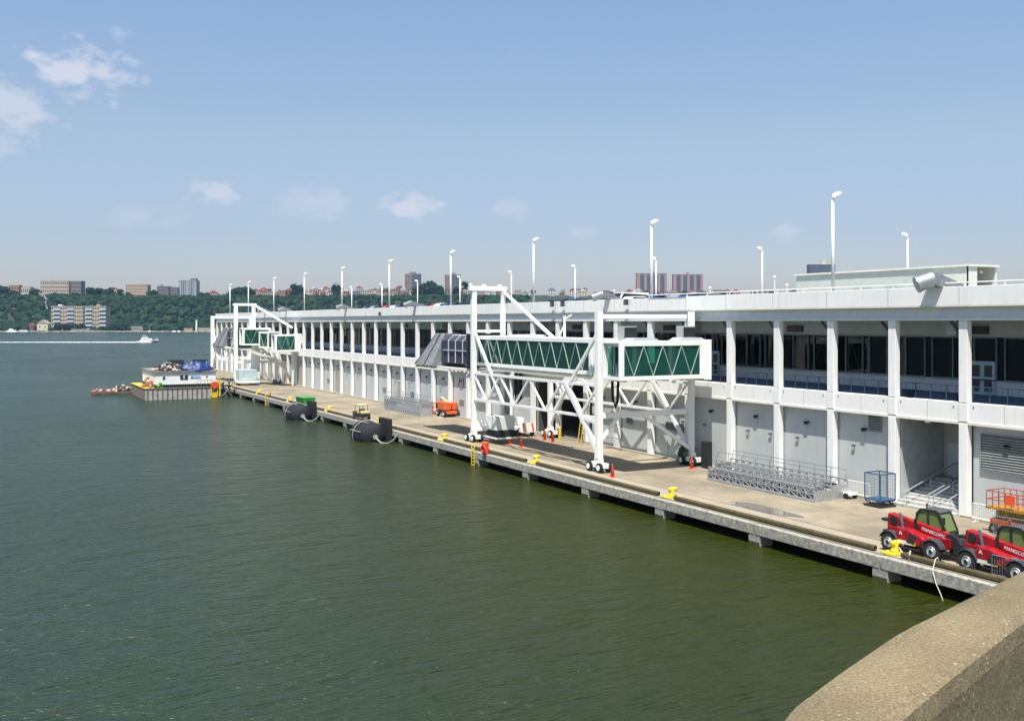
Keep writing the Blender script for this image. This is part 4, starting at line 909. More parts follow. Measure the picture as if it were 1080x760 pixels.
# ------------------------------------------------------------------ scissor lifts (orange) right
def scissor(loc, rz, label, colr, h0=1.5):
    t = thing('scissor_lift', label, 'scissor lift', loc, rz=rz)
    MB().box(-1.5,1.5,-.8,.8,.35,.95).build('chassis', colr, t, bevel=.05)
    m = MB()
    for k in range(4):
        z = 1.0+k*.14
        for s in (-.55,.55): m.bar((-1.2,s,z),(1.2,s,z+.12),.09); m.bar((1.2,s*.9,z),(-1.2,s*.9,z+.12),.09)
    m.build('scissor_arms', mat('olive_yellow',(.33,.24,.05),.6,var=.3), t)
    m = MB(); m.box(-1.7,1.7,-.95,.95,h0+.1,h0+.25); m.build('platform', mat('worn_platform',(.34,.17,.03),.7,var=.3), t)
    m = MB()
    for z in (h0+.75,h0+1.3): 
        m.tube([(-1.65,-.9,z),(1.65,-.9,z),(1.65,.9,z),(-1.65,.9,z)],.035,6,closed=True)
    n=7
    for k in range(n+1):
        x = -1.65+3.3*k/n
        for s in (-.9,.9): m.tube([(x,s,h0+.2),(x,s,h0+1.3)],.03,6)
    for s in (-.3,.3):
        for x in (-1.65,1.65): m.tube([(x,s,h0+.2),(x,s,h0+1.3)],.03,6)
    m.build('guard_rail', mat('rail_red_orange',(.38,.06,.03),.5), t)
    MB().box(-.2,.5,-.96,-.93,h0+.55,h0+1.2).build('control_board', conem, t)
    for a in (-1.1,1.1):
        for b in (-.85,.85):
            m = MB(); m.lathe((a,b,.34),(0,1,0),[(-.13,.28),(-.1,.34),(.1,.34),(.13,.28)],18); q=m.build('wheel', dark, t); m = MB(); m.lathe((a,b,.34),(0,1,0),[(-.14,.15),(.14,.15)],12); m.build('rim', steel, q)
    t.scale = (.85,.85,.85)
scissor((52.2, atx(1073,52.2), DZ), math.radians(-90), 'orange scissor lift with red guard rails below the big wall louvre', mat('lift_worn_orange',(.42,.08,.02),.6,var=.25))
scissor((51.6, atx(1100,51.6)-2.4, DZ), math.radians(-90), 'yellowish scissor lift half behind the steel barrier at the right edge', yellow)
# ------------------------------------------------------------------ barriers
def barrier(loc, rz, label, L_=2.2, m_=steel, solid=False):
    t = thing('crowd_barrier', label, 'barrier', loc, 'steel crowd barriers', rz)
    m = MB(); m.tube([(0,0,.12),(0,0,1.1),(L_,0,1.1),(L_,0,.12)],.025,6); m.tube([(0,0,.2),(L_,0,.2)],.02,6); m.build('frame', m_, t)
    m = MB(); k=.13
    while k < L_: m.tube([(k,0,.2),(k,0,1.1)],.011,5); k += .13
    m.build('bars', m_, t)
    m = MB(); m.bar((.2,-.3,.03),(.2,.3,.03),.05); m.bar((L_-.2,-.3,.03),(L_-.2,.3,.03),.05); m.bar((.2,0,.03),(.2,0,.2),.04); m.bar((L_-.2,0,.03),(L_-.2,0,.2),.04); m.build('foot', m_, t)
pb1 = atz(1044,610)
barrier((EX+.6+.35, pb1.y, DZ+.012), math.radians(-86), 'grey steel barrier in front of the right telehandler', 2.4)
barrier((50.9, atx(1048,50.9), DZ), math.radians(-80), 'grey steel barrier standing in front of the yellowish scissor lift', 2.0)
barrier((53.4, atx(1026,53.4), DZ), math.radians(-90), 'white barrier at the foot of the column left of the orange scissor lift', 2.3, white)
barrier((53.5, atx(888,53.5), DZ), math.radians(-90), 'pale barrier against the wall between the ramps and the blue cage', 2.5, white)
barrier((53.5, atx(640,53.5), DZ), math.radians(-90), 'pale barrier by the wall behind the tall bridge leg', 2.5, steel)
for nm,px,lb in (('wheel_chock',882,'black wheeled end of a hand cart behind the ramps'),):
    t = thing('hand_cart', 'low white hand cart on small black wheels beside the rear ramp end', 'cart', (52.9, atx(px,52.9), DZ))
    MB().box(-.4,.4,-1.6,.8,.25,.4).build('bed', white, t); [MB().lathe((s,u,.2),(1,0,0),[(-.08,.2),(.08,.2)],12).build('wheel', dark, t) for s in (-.4,.4) for u in (-1.3,.6)]; MB().box(-.3,.3,.2,.9,.4,.8).build('crate', dark, t, bevel=.05)
# ------------------------------------------------------------------ cones and the orange drum
def cone(px, py, label):
    p = atz(px,py); t = thing('traffic_cone', label, 'traffic cone', p, 'orange traffic cones around the boarding bridge')
    MB().box(-.22,.22,-.22,.22,0,.05).build('base', conem, t)
    m = MB(); m.lathe((0,0,.05),(0,0,1),[(0,.17),(.95,.04),(1.0,.03)],14); m.build('body', conem, t, smooth=True)
cone(537.5,468,'orange traffic cone closest to the white control box'); cone(550,471,'orange traffic cone on the sunlit strip right of the control box'); cone(574.5,464,'orange traffic cone left of the rear wheels under the bridge'); cone(583,466,'orange traffic cone touching the rear bridge wheels')
cone(646,503,'orange traffic cone beside the wheels of the tall front leg'); cone(729.5,494,'orange traffic cone beside the wheels of the leg at the wall'); cone(285,418.5,'lone small red cone near the yellow ladder at the far pier edge')
for i,(px,py) in enumerate(((253,403),(267,403),(298,402))): cone(px,py,['red cone at the front wheels of the far boarding bridge','red cone in the middle under the far boarding bridge','red cone at the rear wheels of the far boarding bridge'][i])
p = atz(512,478); t = thing('lifebuoy_drum', 'orange drum with a red and white ring on the pier edge by the yellow ladder', 'drum', p)
m = MB(); m.lathe((0,0,0),(0,0,1),[(0,.32),(.5,.33),(.52,.3),(1.0,.32),(1.05,.28)],20); m.build('drum', conem, t)
m = MB(); m.tube([(-.38+.0,math.cos(a*.2618)*.34-.3,.45+math.sin(a*.2618)*.34) for a in range(24)],.09,8,closed=True); m.build('ring', mat('buoy_red',(.6,.04,.03),.5), t)
# bollard posts in front of entrance
for i,(px,py) in enumerate(((562,452),(571,451),(573.5,451.5),(581.5,451),(607,462))):
    p = atz(px,py); t = thing('guard_post', 'short yellow guard post in front of the dark entrance', 'guard post', (min(p.x,53.2),p.y,DZ), 'yellow guard posts in front of the dark entrance')
    m = MB(); m.lathe((0,0,0),(0,0,1),[(0,.14),(1.25,.14),(1.33,.08)],12); m.build('post', yellow, t)
# pickup with red stripes
p = atz(551,452); t = thing('maintenance_cart', 'low white maintenance truck with red striped tail by the dark entrance', 'truck', (51.5, atx(548,51.5), DZ), rz=PI/2)
MB().box(-2.0,2.2,-.9,.9,.45,.95).build('body', white, t, bevel=.05); MB().box(.4,1.7,-.85,.85,.95,1.75).build('cab', white, t, bevel=.12); MB().box(.5,1.6,-.87,.87,1.1,1.6).build('window', blackm, t)
m = MB(); m.box(-2.06,-2.0,-.85,.85,.45,1.5); tb_ = m.build('tail_board', white, t)
m = MB(); 
for s in (-.65,.45): m.prism([(s,.55),(s+.2,.55),(s+.35,1.45),(s+.15,1.45)],'x',-2.08,-2.062)
m.build('stripe', conem, tb_)
for a in (-1.2,1.4):
    for b in (-.85,.85):
        m = MB(); m.lathe((a,b,.36),(0,1,0),[(-.12,.3),(-.1,.36),(.1,.36),(.12,.3)],16); q=m.build('wheel', dark, t); m = MB(); m.lathe((a,b,.36),(0,1,0),[(-.13,.18),(.13,.18)],10); m.build('rim', steel, q)
# step ladder by rear wheels
p = atz(611,463); t = thing('step_ladder', 'upright ladder leaning at the dark entrance with a yellow edge', 'ladder', (53.2, atx(611,53.2), DZ))
m = MB(); m.bar((0,-.3,0),(.5,-.3,3.4),.07); m.bar((0,.3,0),(.5,.3,3.4),.07); m.build('rail', yellow, t); m = MB()
for k in range(10): m.bar((.05*k+.03,-.3,.3+k*.32),(.05*k+.03,.3,.3+k*.32),.05)
m.build('rung', steel, t)
# shrub by the wall leg + tall dark cabinet
p = atz(722,492); t = thing('potted_shrub', 'bushy green shrub against the wall behind the rear bridge leg', 'shrub', (53.1, atx(722,53.1), DZ))
m = MB(); r = random.Random(5)
for k in range(900):
    a=r.uniform(0,2*PI); u=r.uniform(-1,1); q_=Vector((math.cos(a)*math.sqrt(1-u*u),math.sin(a)*math.sqrt(1-u*u),u))*r.uniform(.6,1)
    c=Vector((q_.x*.7,q_.y*.9,1.1+q_.z*1.05)); n1=Vector((r.uniform(-1,1),r.uniform(-1,1),r.uniform(-1,1)))*.14; n2=Vector((r.uniform(-1,1),r.uniform(-1,1),r.uniform(-1,1)))*.14
    m.add([c-n1,c+n2,c+n1],[(0,1,2)])
m.build('foliage', leafm, t); m = MB(); m.lathe((0,0,0),(0,0,1),[(0,.3),(.35,.38)],14); m.build('pot', blackm, t); t.scale = (.7,.75,.85)
t = thing('cabinet', 'tall narrow black cabinet against the wall right of the shrub', 'cabinet', (53.5, atx(745.5,53.5), DZ)); MB().box(-.35,.3,-.35,.35,0,2.2).build('body', blackm, t, bevel=.04); MB().box(-.4,.0,-.6,-.36,0,.8).build('side_box', dark, t)

# ------------------------------------------------------------------ cars parked on the roof
def car(label):
    t = thing('parked_car', label, 'car', (0,0,0), 'cars parked on the terminal roof')
    return t
def carbuild(pm, label, van=False):
    t = car(label); h = 1.9 if van else 1.42
    prof = [(-2.2,.35),(2.2,.35),(2.25,.7),(2.0,.88),(1.1,.95),(.45,h),(-1.2,h),(-1.8,1.0),(-2.2,.9)] if not van else [(-2.4,.35),(2.3,.35),(2.35,.9),(1.7,1.1),(1.2,h),(-2.3,h),(-2.4,1.0)]
    m = MB(); m.prism(prof,'y',-.86,.86); m.build('body', pm, t, bevel=.08)
    m = MB(); 
    wp = [(.95,.98),(.42,h-.07),(-1.15,h-.07),(-1.6,1.0)] if not van else [(1.5,1.1),(1.1,h-.1),(-2.1,h-.25),(-2.1,1.15)]
    for s in (-1,1): m.prism(wp,'y',s*.85,s*.872)
    m.add([(1.07,-.75,1.0),(1.07,.75,1.0),(.5,.7,h-.02),(.5,-.7,h-.02)] if not van else [(1.68,-.75,1.15),(1.68,.75,1.15),(1.24,.7,h-.06),(1.24,-.7,h-.06)],[(0,1,2,3)])
    m.build('window', mat('car_glass',(.02,.025,.03),.08), t)
    for a in (-1.35,1.35):
        for b in (-.8,.8):
            m = MB(); m.lathe((a,b,.32),(0,1,0),[(-.1,.32),(.1,.32)],14); m.build('wheel', dark, t)
    return t
cp = {'dark blue':mat('car_dark_blue',(.02,.04,.12),.2),'white':mat('car_white',(.75,.75,.75),.2),'black':mat('car_black',(.015,.015,.02),.2),'silver':mat('car_silver',(.45,.47,.5),.25,metal=.5),'red':mat('car_red',(.35,.02,.03),.2)}
for i,(px,c,X,van,lb) in enumerate(((578,'dark blue',64.5,0,'dark blue car roof left of the slim lamp post above the entrance bays'),(601,'black',64.5,0,'black car just right of the slim lamp post above the entrance bays'),(612,'dark blue',65,0,'dark blue car between the slim lamp post and the roof duct'),
    (662,'white',64.5,1,'white van on the roof left of the twin brick towers'),(673,'white',64.5,0,'white car parked behind the white van'),(698,'dark blue',64.5,0,'dark blue car on the roof below the gap of the twin brick towers'),(712,'white',64.5,0,'white car on the roof below the right twin tower'),(722,'silver',64.5,0,'silver car on the roof right of the white one'),(733,'dark blue',64.5,0,'dark blue car at the right end of the roof row'),(745,'silver',65,0,'silver car on the roof right of the twin towers'),
    (592,'silver',72,0,'silver car in the second roof row'),(690,'white',74,0,'white car in the second roof row behind the dark blue one'))):
    t = carbuild(cp[c], lb, bool(van)); t.location = (X, atx(px,X), DZ+ZP0+.352); t.rotation_euler = (0,0,0 if i%3 else PI)
for i in range(16):
    px = 384+i*7.2+(i%3); c = ['black','dark blue','silver','black','red','white','dark blue'][i%7]; X = 62+(i%2)*.6
    if 428 < px < 437: continue
    t = carbuild(cp[c], f'{c} car in the distant roof row left of the bridge portal', False); t.location = (X, atx(px,X), DZ+ZP0+.352)
    t['group'] = 'far row of cars on the terminal roof, '+c
# ------------------------------------------------------------------ barge with house
B = thing('work_barge', 'rust-streaked grey work barge with a white deck house moored at the pier tip', 'barge', (25.6, 184.0, 0))
hull = mat('hull_grey_white',(.42,.41,.38),.7,var=.2,stain=(.13,.07,.035),stainamt=.9,stainscale=2.2,streak=True)
MB().box(0,12.2,0,18,-.6,1.95).build('hull', hull, B, bevel=.05)
m = MB()
for k in range(15): m.box(.3+k*.82,.42+k*.82,-.09,0,-.5,1.9)
for k in range(14): m.box(-.09,0,.6+k*1.25,.72+k*1.25,-.5,1.9)
m.build('hull_ribs', mat('rust_rib',(.10,.055,.035),.8,var=.4), B)
MB().box(-.1,12.3,-.12,-.0,1.96,2.05).build('deck_edge', mat('dirty_deck',(.25,.2,.12),.8), B); MB().box(-.1,1.5,.0,18.0,1.96,2.06).build('deck_edge', yellow, B)
MB().box(1.7,11.8,.6,16,1.98,2.55).build('house_base', blackm, B)
hw = MB(); hw.box(1.7,11.9,.5,16,2.56,4.6); hw.build('deck_house', white, B, bevel=.04)
MB().box(1.5,12.1,.3,16.3,4.61,4.85).build('house_roof', mat('roof_grey_blue',(.24,.22,.20),.8,var=.4), B)
m = MB(); m.box(5.8,7.1,.44,.5,3.4,4.15); m.build('window', blackm, B); MB().box(6.3,6.6,.42,.44,3.5,4.1).build('window_frame', bgrey, B)
MB().box(2.9,3.3,.44,.5,3.5,3.95).build('porthole', blackm, B); MB().box(10.2,10.45,.44,.5,3.7,3.95).build('porthole', blackm, B)
sg = MB().box(7.5,9.3,.43,.5,3.6,4.3).build('sign', mat('sign_pale',(.62,.72,.8),.5), B)
# hand-painted looking blue strokes, unreadable in the photograph
m = MB(); r = random.Random(4)
for k in range(7): m.box(7.62+k*.22,7.76+k*.22,.415,.43,4.0-.04*(k%2),4.2); 
m.box(8.2,9.2,.415,.43,3.68,3.8); m.build('sign_strokes', mat('sign_blue',(.03,.16,.5),.5), sg); MB().box(7.58,8.05,.415,.43,3.65,3.85).build('sign_leaf', greenp, sg)
m = MB(); 
for a in (0,2.2): m.tube([(8.6+a*.0,.2,2.1),(8.7,.2,3.2),(11.4,.2,3.2),(11.5,.2,2.1)],.04,6)
for k in range(4): m.tube([(9.2+k*.6,.2,2.1),(9.2+k*.6,.2,3.2)],.03,5)
m.build('hand_rail', steel, B)
# yellow and red target frame at the right corner
m = MB(); m.box(10.9,11.1,-.25,-.12,0,3.0); m.box(11.9,12.1,-.25,-.12,0,3.0); m.box(10.9,12.1,-.25,-.12,.1,.3); m.box(10.9,12.1,-.25,-.12,1.9,2.2); m.box(12.3,12.6,-.1,.1,.3,3.4); m.box(12.3,12.5,-.1,2.5,3.2,3.4); m.box(11.0,12.0,-.22,-.13,.3,1.0); m.build('boarding_frame', yellow, B)
m = MB(); m.lathe((11.5,-.32,2.3),(0,1,0),[(-.1,.3),(-.1,.62),(.1,.62),(.1,.3)],20); m.lathe((11.5,-.38,2.3),(0,1,0),[(0,.5),(.1,.5)],16); m.build('fender_ring', mat('ring_red',(.75,.07,.02),.5), B)
# cluttered gear on the deck house
def heap(name, label, cat, c, rx, ry, rz_, cols, n, seed, base=0, parent=None):
    t = thing(name, label, cat, c); r = random.Random(seed)
    for ci, m_ in enumerate(cols):
        m = MB()
        for k in range(n):
            a = r.uniform(0,2*PI); q = math.sqrt(r.random()); x = math.cos(a)*q*rx; y = math.sin(a)*q*ry; z = r.uniform(0, rz_*(1.05-q*q))
            s = r.uniform(.12,.42)
            if r.random()<.5:
                d = Vector((r.uniform(-1,1),r.uniform(-1,1),r.uniform(-.4,.5)))*s*1.6; m.bar(Vector((x,y,z+.1))-d, Vector((x,y,z+.1))+d, s*.4, s*.3)
            else: m.blob((x,y,z+.1),(s,s*.8,s*.6),1,.3,1,k)
        m.build(['bundle','crate_pieces','rope_coil','plank_pile'][ci%4], m_, t)
    return t
tan = mat('clutter_tan',(.42,.32,.2),.8,var=.4); pale = mat('clutter_pale',(.6,.58,.5),.8,var=.3); tarp = mat('blue_tarp',(.006,.032,.15),.5,var=.2)
heap('gear_pile','heap of brown timber and pale scraps on the left of the deck house roof','pile',(25.6+4.3,187.0,4.86),2.8,2.6,1.25,[woodbrown,tan,pale,blackm,mat('clutter_dark_brown',(.07,.05,.04),.8)],34,1)
t = thing('tarpaulin','crumpled blue tarpaulin over gear on the right half of the deck house roof','tarpaulin',(25.6+8.9,187.0,4.86))
V,F_ = ICO[4]; m = MB(); 
m.add([(v.x*3.0*(1+.2*noise.noise(v*2)), v.y*2.8, max(0,v.z)*1.15*(1+.9*noise.noise(v*3.3))) for v in V], F_); m.build('sheet', tarp, t, smooth=False)
for i,(x,w_,lb) in enumerate(((6.0,2.6,'dark blue open crate on the middle of the deck house roof'),(10.2,2.4,'dark blue open crate at the right end of the deck house roof'))):
    t = thing('open_crate', lb, 'crate', (25.6+x,188.2+2,4.86+.7)); nb = mat('crate_navy',(.02,.04,.08),.6)
    m = MB(); m.box(-w_/2,w_/2,-1,-.9,0,1.05); m.box(-w_/2,w_/2,.9,1,0,1.05); m.box(-w_/2,-w_/2+.1,-.89,.89,0,1.05); m.box(w_/2-.1,w_/2,-.89,.89,0,1.05); m.box(-w_/2,w_/2,-1,1,-.6,0); m.build('side', nb, t); m = MB()
    for k in range(5): m.box(-w_/2+.2+k*.5,-w_/2+.3+k*.5,-1.05,-1,0,1.05)
    m.build('batten', blackm, t)
heap('gear_pile','pile of orange-brown buoys and bags on the left deck of the barge','pile',(26.5,187,2.06),.75,2.6,1.9,[woodbrown,tan,orange],16,2)
t = heap('potted_plant','small bright green plant on the barge deck corner','plant',(28.0,184.25,2.06),.35,.12,.9,[mat('plant_bright',(.12,.42,.03),.6)],16,5)
# low raft with clutter beside the barge
p = atz(125,416,0); t = thing('debris_raft', 'low float heaped with brown and pale clutter left of the barge', 'raft', (p.x+.0,p.y+1.5,0))
MB().box(-4.4,4.6,-1.6,1.6,-.2,.5).build('float', mat('raft_brown',(.10,.07,.05),.8,var=.4), t, bevel=.1)
heap('clutter_heap','mixed brown, pale and reddish gear heaped on the low raft','pile',(p.x+1.3,p.y+1.5,.5),2.9,1.2,1.0,[woodbrown,tan,pale,blackm,mat('clutter_red',(.35,.08,.05),.7)],18,8)
t = heap('clutter_heap','small reddish brown heap at the left tip of the raft','pile',(p.x-2.9,p.y+1.5,.5),1.5,.9,.75,[woodbrown,mat('clutter_red',(.35,.08,.05),.7),pale],13,9)
# small boat gear / posts between barge and pier
t = thing('mooring_dolphin','dark timber mooring frame between the barge and the pier','mooring frame',(39.0,186.5,0))
m = MB()
for a in (-.8,.2,1.2): m.tube([(a,0,-1),(a,0,2.6)],.18,8)
for z in (.7,1.3,1.9): m.box(-1,1.5,-.25,.25,z,z+.2)
m.build('timber_frame', blackm, t); m = MB(); m.bar((-.2,-.4,.0),(1.7,-.4,2.1),.12); m.bar((1.6,-.5,.2),(.2,-.4,2.2),.1); m.box(.2,2.4,-.6,.8,2.1,2.3); m.build('gangplank', timber, t)

# ------------------------------------------------------------------ motor yacht and wake
yc = atz(155,361,0); yd = RGT.copy()
Yt = thing('motor_yacht','white motor yacht speeding right across the river ahead of its foam wake','boat',(yc.x,yc.y,0), rz=-A-.12)
m = MB(); st_ = []
secs = [(-6.5,1.9,.7),(-3,2.1,.9),(1,2.1,1.25),(4.5,1.5,1.7),(6.6,.7,2.1),(8.0,.05,2.5)]
for x,wd,h in secs: st_ += [(x,-wd*.6,-.3),(x,-wd,h),(x,wd,h),(x,wd*.6,-.3)]
fs = []
for i in range(5): 
    for k in range(4): fs.append((i*4+k,i*4+(k+1)%4,i*4+4+(k+1)%4,i*4+4+k))
fs += [(0,1,2,3),(20,21,22,23)]
m.add(st_,fs); hl = m.build('hull', gwhite, Yt)
m = MB(); vs=[]; 
for x,wd,h in secs[3:]: vs += [(x,-wd*.6-.05,-.28),(x,-wd*.9-.06,h*.55),(x,wd*.9+.06,h*.55),(x,wd*.6+.05,-.28)]
m.add(vs,[(0,1,5,4),(1,2,6,5),(2,3,7,6),(4,5,9,8),(5,6,10,9),(6,7,11,10)]); m.build('bow_shadow_paint', mat('bow_shade_brown',(.10,.05,.05),.4), hl)  # shadow under the bow painted as a brown shell over the hull
m = MB(); m.prism([(-4.5,.9),(3.8,1.4),(2.2,2.5),(-3.2,2.6)],'y',-1.5,1.5); m.build('cabin', gwhite, Yt, bevel=.1)
m = MB(); m.prism([(-2.6,1.75),(3.0,1.8),(2.3,2.35),(-2.4,2.35)],'y',-1.53,1.53); m.build('cabin_window', blackm, Yt)
m = MB(); m.prism([(-3.2,2.62),(.6,2.62),(-.2,3.5),(-2.8,3.4)],'y',-1.2,1.2); m.build('flybridge', gwhite, Yt, bevel=.08)
m = MB(); m.box(-2.9,-.2,-1.2,1.2,4.3,4.4); [m.bar((a,b,3.3),(a,b,4.35),.08) for a in (-2.7,-.4) for b in (-1.1,1.1)]; m.build('canopy', gwhite, Yt); m = MB(); m.tube([(-2,0,4.4),(-2.3,0,5.6)],.06,6); m.tube([(5,-.6,1.7),(5.2,-.6,2.5),(7.6,0,3.2)],.04,5); m.build('mast_and_rail', white, Yt)
m = MB(); foam = mat('foam_white',(.8,.82,.82),.7,var=.1,vscale=3); r = random.Random(9)
for k in range(1400):
    u = r.random()**1.3; x = -5-u*170; wd = 1.2+u*1.8; y = r.gauss(0,wd*.45)+u*u*-2.5; s = r.uniform(.3,.9)*(1-.4*u)
    m.blob((x,y,0),(s*1.8,s,.28*(1-u*.5)+.03),1,.3,1,k)
for k in range(60):
    u = r.random(); m.blob((-6+u*9, r.choice((-1,1))*(2.0+.4*r.random()) , .15),(.9,.35,.5*r.random()+.15),1,.4,1,k)
wk = m.build('wake_foam', foam); wk.location = (yc.x,yc.y,0); wk.rotation_euler = (0,0,-A-.005); tag(wk,'long white foam wake trailing behind the motor yacht','wake'); wk['kind'] = 'stuff'
# ------------------------------------------------------------------ foreground parapet wall (curved coping)
outer = [(700,900),(760,835),(830,760),(858,732),(946,669),(992,644.5),(1034,623),(1080,600),(1130,578),(1200,552)]
inner = [(860,900),(905,820),(951,760),(1006,711),(1045,680),(1080,653),(1130,620),(1200,584)]
def crv(pts, n=40):
    P = [atz(a,b,HW-.62) for a,b in pts]; d=[0]
    for i in range(1,len(P)): d.append(d[-1]+(P[i]-P[i-1]).length)
    out=[]
    for k in range(n):
        s = d[-1]*k/(n-1); i = max(0,min(len(P)-2,next((j for j in range(len(d)) if d[j]>s),len(P)-1)-1)); t=(s-d[i])/(d[i+1]-d[i])
        # Catmull-Rom
        p0=P[max(0,i-1)];p1_=P[i];p2=P[i+1];p3=P[min(len(P)-1,i+2)]
        out.append(.5*((2*p1_)+(p2-p0)*t+(2*p0-5*p1_+4*p2-p3)*t*t+(3*p1_-p0-3*p2+p3)*t**3))
    return out
O = crv(outer,150); I = crv(inner,150); m = MB(); n = 150
rows = []
for k in range(n):
    i_ = I[k]; w_ = (i_-O[k]); wn = w_.normalized(); o_ = O[k]-wn*.03
    jt = .0018*noise.noise(Vector((k*.5,0,0)))+.0012*noise.noise(Vector((k*1.3,3,0))); i_ = i_+wn*jt; o_ = o_-wn*jt*.6
    rows += [o_+Vector((0,0,-1.3))+wn*.02, o_+Vector((0,0,-.05)), o_+wn*.02+Vector((0,0,-.008)), o_+wn*.06, i_-wn*.035+Vector((0,0,0)), i_-wn*.008+Vector((0,0,-.012)), i_+Vector((0,0,-.045)), i_+wn*.0+Vector((0,0,-1.3))]
q = 8; fs=[]
for k in range(n-1):
    for a in range(q): fs.append((k*q+a,k*q+(a+1)%q,(k+1)*q+(a+1)%q,(k+1)*q+a))
fs += [tuple(range(q)), tuple((n-1)*q+a for a in range(q))]
m.add(rows, fs)
cmx = D.materials.new('aggregate_concrete'); cmx.use_nodes=True; MATS['agg']=cmx
nt=cmx.node_tree; N=nt.nodes; L=nt.links; b=N['Principled BSDF']; b.inputs['Roughness'].default_value=.9
tc=N.new('ShaderNodeTexCoord'); n1=N.new('ShaderNodeTexNoise'); n1.inputs['Scale'].default_value=2.5; n1.inputs['Detail'].default_value=8
n2=N.new('ShaderNodeTexVoronoi'); n2.inputs['Scale'].default_value=95; n3=N.new('ShaderNodeTexNoise'); n3.inputs['Scale'].default_value=150; n3.inputs['Detail'].default_value=6; n3.inputs['Roughness'].default_value=.75
for x in (n1,n2,n3): L.new(tc.outputs['Object'], x.inputs['Vector'])
r1=N.new('ShaderNodeValToRGB'); r1.color_ramp.elements[0].position=.3; r1.color_ramp.elements[0].color=(.16,.125,.07,1); r1.color_ramp.elements[1].position=.7; r1.color_ramp.elements[1].color=(.28,.225,.12,1); L.new(n1.outputs['Fac'],r1.inputs[0])
r2=N.new('ShaderNodeMapRange'); r2.inputs[1].default_value=.3; r2.inputs[2].default_value=.75; r2.inputs[3].default_value=.4; r2.inputs[4].default_value=1.6; L.new(n3.outputs['Fac'],r2.inputs[0])
x1=N.new('ShaderNodeMix'); x1.data_type='RGBA'; x1.blend_type='MULTIPLY'; x1.inputs[0].default_value=1; L.new(r1.outputs[0],x1.inputs[6]); L.new(r2.outputs[0],x1.inputs[7])
r3=N.new('ShaderNodeMapRange'); r3.inputs[1].default_value=.82; r3.inputs[2].default_value=.95; sp=N.new('ShaderNodeSeparateColor'); L.new(n2.outputs['Color'],sp.inputs[0]); L.new(sp.outputs[0],r3.inputs[0])
dm=N.new('ShaderNodeMapRange'); dm.inputs[1].default_value=.0035*95; dm.inputs[2].default_value=.002*95; L.new(n2.outputs['Distance'],dm.inputs[0]); mm=N.new('ShaderNodeMath'); mm.operation='MULTIPLY'; L.new(dm.outputs[0],mm.inputs[0]); L.new(r3.outputs[0],mm.inputs[1])
x2=N.new('ShaderNodeMix'); x2.data_type='RGBA'; x2.inputs[7].default_value=(.42,.37,.27,1); L.new(x1.outputs[2],x2.inputs[6]); L.new(mm.outputs[0],x2.inputs[0]); L.new(x2.outputs[2],b.inputs['Base Color'])
bp=N.new('ShaderNodeBump'); bp.inputs['Strength'].default_value=.8; bp.inputs['Distance'].default_value=.006; L.new(n3.outputs['Fac'],bp.inputs['Height'])
bp2=N.new('ShaderNodeBump'); bp2.inputs['Strength'].default_value=.5; bp2.inputs['Distance'].default_value=.02; n4=N.new('ShaderNodeTexNoise'); n4.inputs['Scale'].default_value=14; n4.inputs['Detail'].default_value=4; L.new(tc.outputs['Object'],n4.inputs[0]); L.new(n4.outputs['Fac'],bp2.inputs['Height']); L.new(bp.outputs[0],bp2.inputs['Normal']); L.new(bp2.outputs[0],b.inputs['Normal'])
o = m.build('parapet_wall', cmx, smooth=False); tag(o, 'curved rough concrete parapet wall in the near right corner', 'wall')
# ------------------------------------------------------------------ far shore
SH0, SH1 = 1428.0, 1445.0
def hprof(dep, u):
    # height of the palisade above water for a depth and a lateral position
    wob = 6*noise.noise(Vector((u*.006,1.3,0)))+3*noise.noise(Vector((u*.02,4.3,0)))
    t = (dep-1500)/(95+wob*2); t = max(0,min(1,t)); t = t*t*(3-2*t)
    top = 50+wob*.35
    return 2.2+(top-2.2)*t+ (min(260,max(0,dep-1620))*.05)
m = MB(); us = list(range(-1500,2700,60)); ds = [1428,1430,1440,1460,1500,1520,1540,1560,1580,1600,1620,1700,1900,2300,3000,4500]
vs=[]
for u in us:
    for d in ds:
        z = -1.0 if d==1428 else (1.2 if d==1430 else hprof(d,u)); p = FWD*d+RGT*u; vs.append((p.x,p.y,z))
nd=len(ds); fs=[(i*nd+j,i*nd+j+1,(i+1)*nd+j+1,(i+1)*nd+j) for i in range(len(us)-1) for j in range(nd-1)]
m.add(vs,fs); m.build('hills', mat('hill_ground',(.018,.032,.014),.9,var=.4,vscale=.05), kind='structure')
m = MB(); vs=[]
for u in range(-1500,900,12):
    a = 1.2*noise.noise(Vector((u*.03,0,2)))
    for d,z in ((1426.5,-.5),(1427.3,1.4+a),(1429.5,1.9+a)): p=FWD*d+RGT*u; vs.append((p.x,p.y,z))
k=len(vs)//3; m.add(vs,[(i*3+j,i*3+j+1,i*3+3+j+1,i*3+3+j) for i in range(k-1) for j in range(2)]); m.build('shore', mat('shore_stones',(.20,.18,.14),.9,var=.6,vscale=.3), kind='structure')
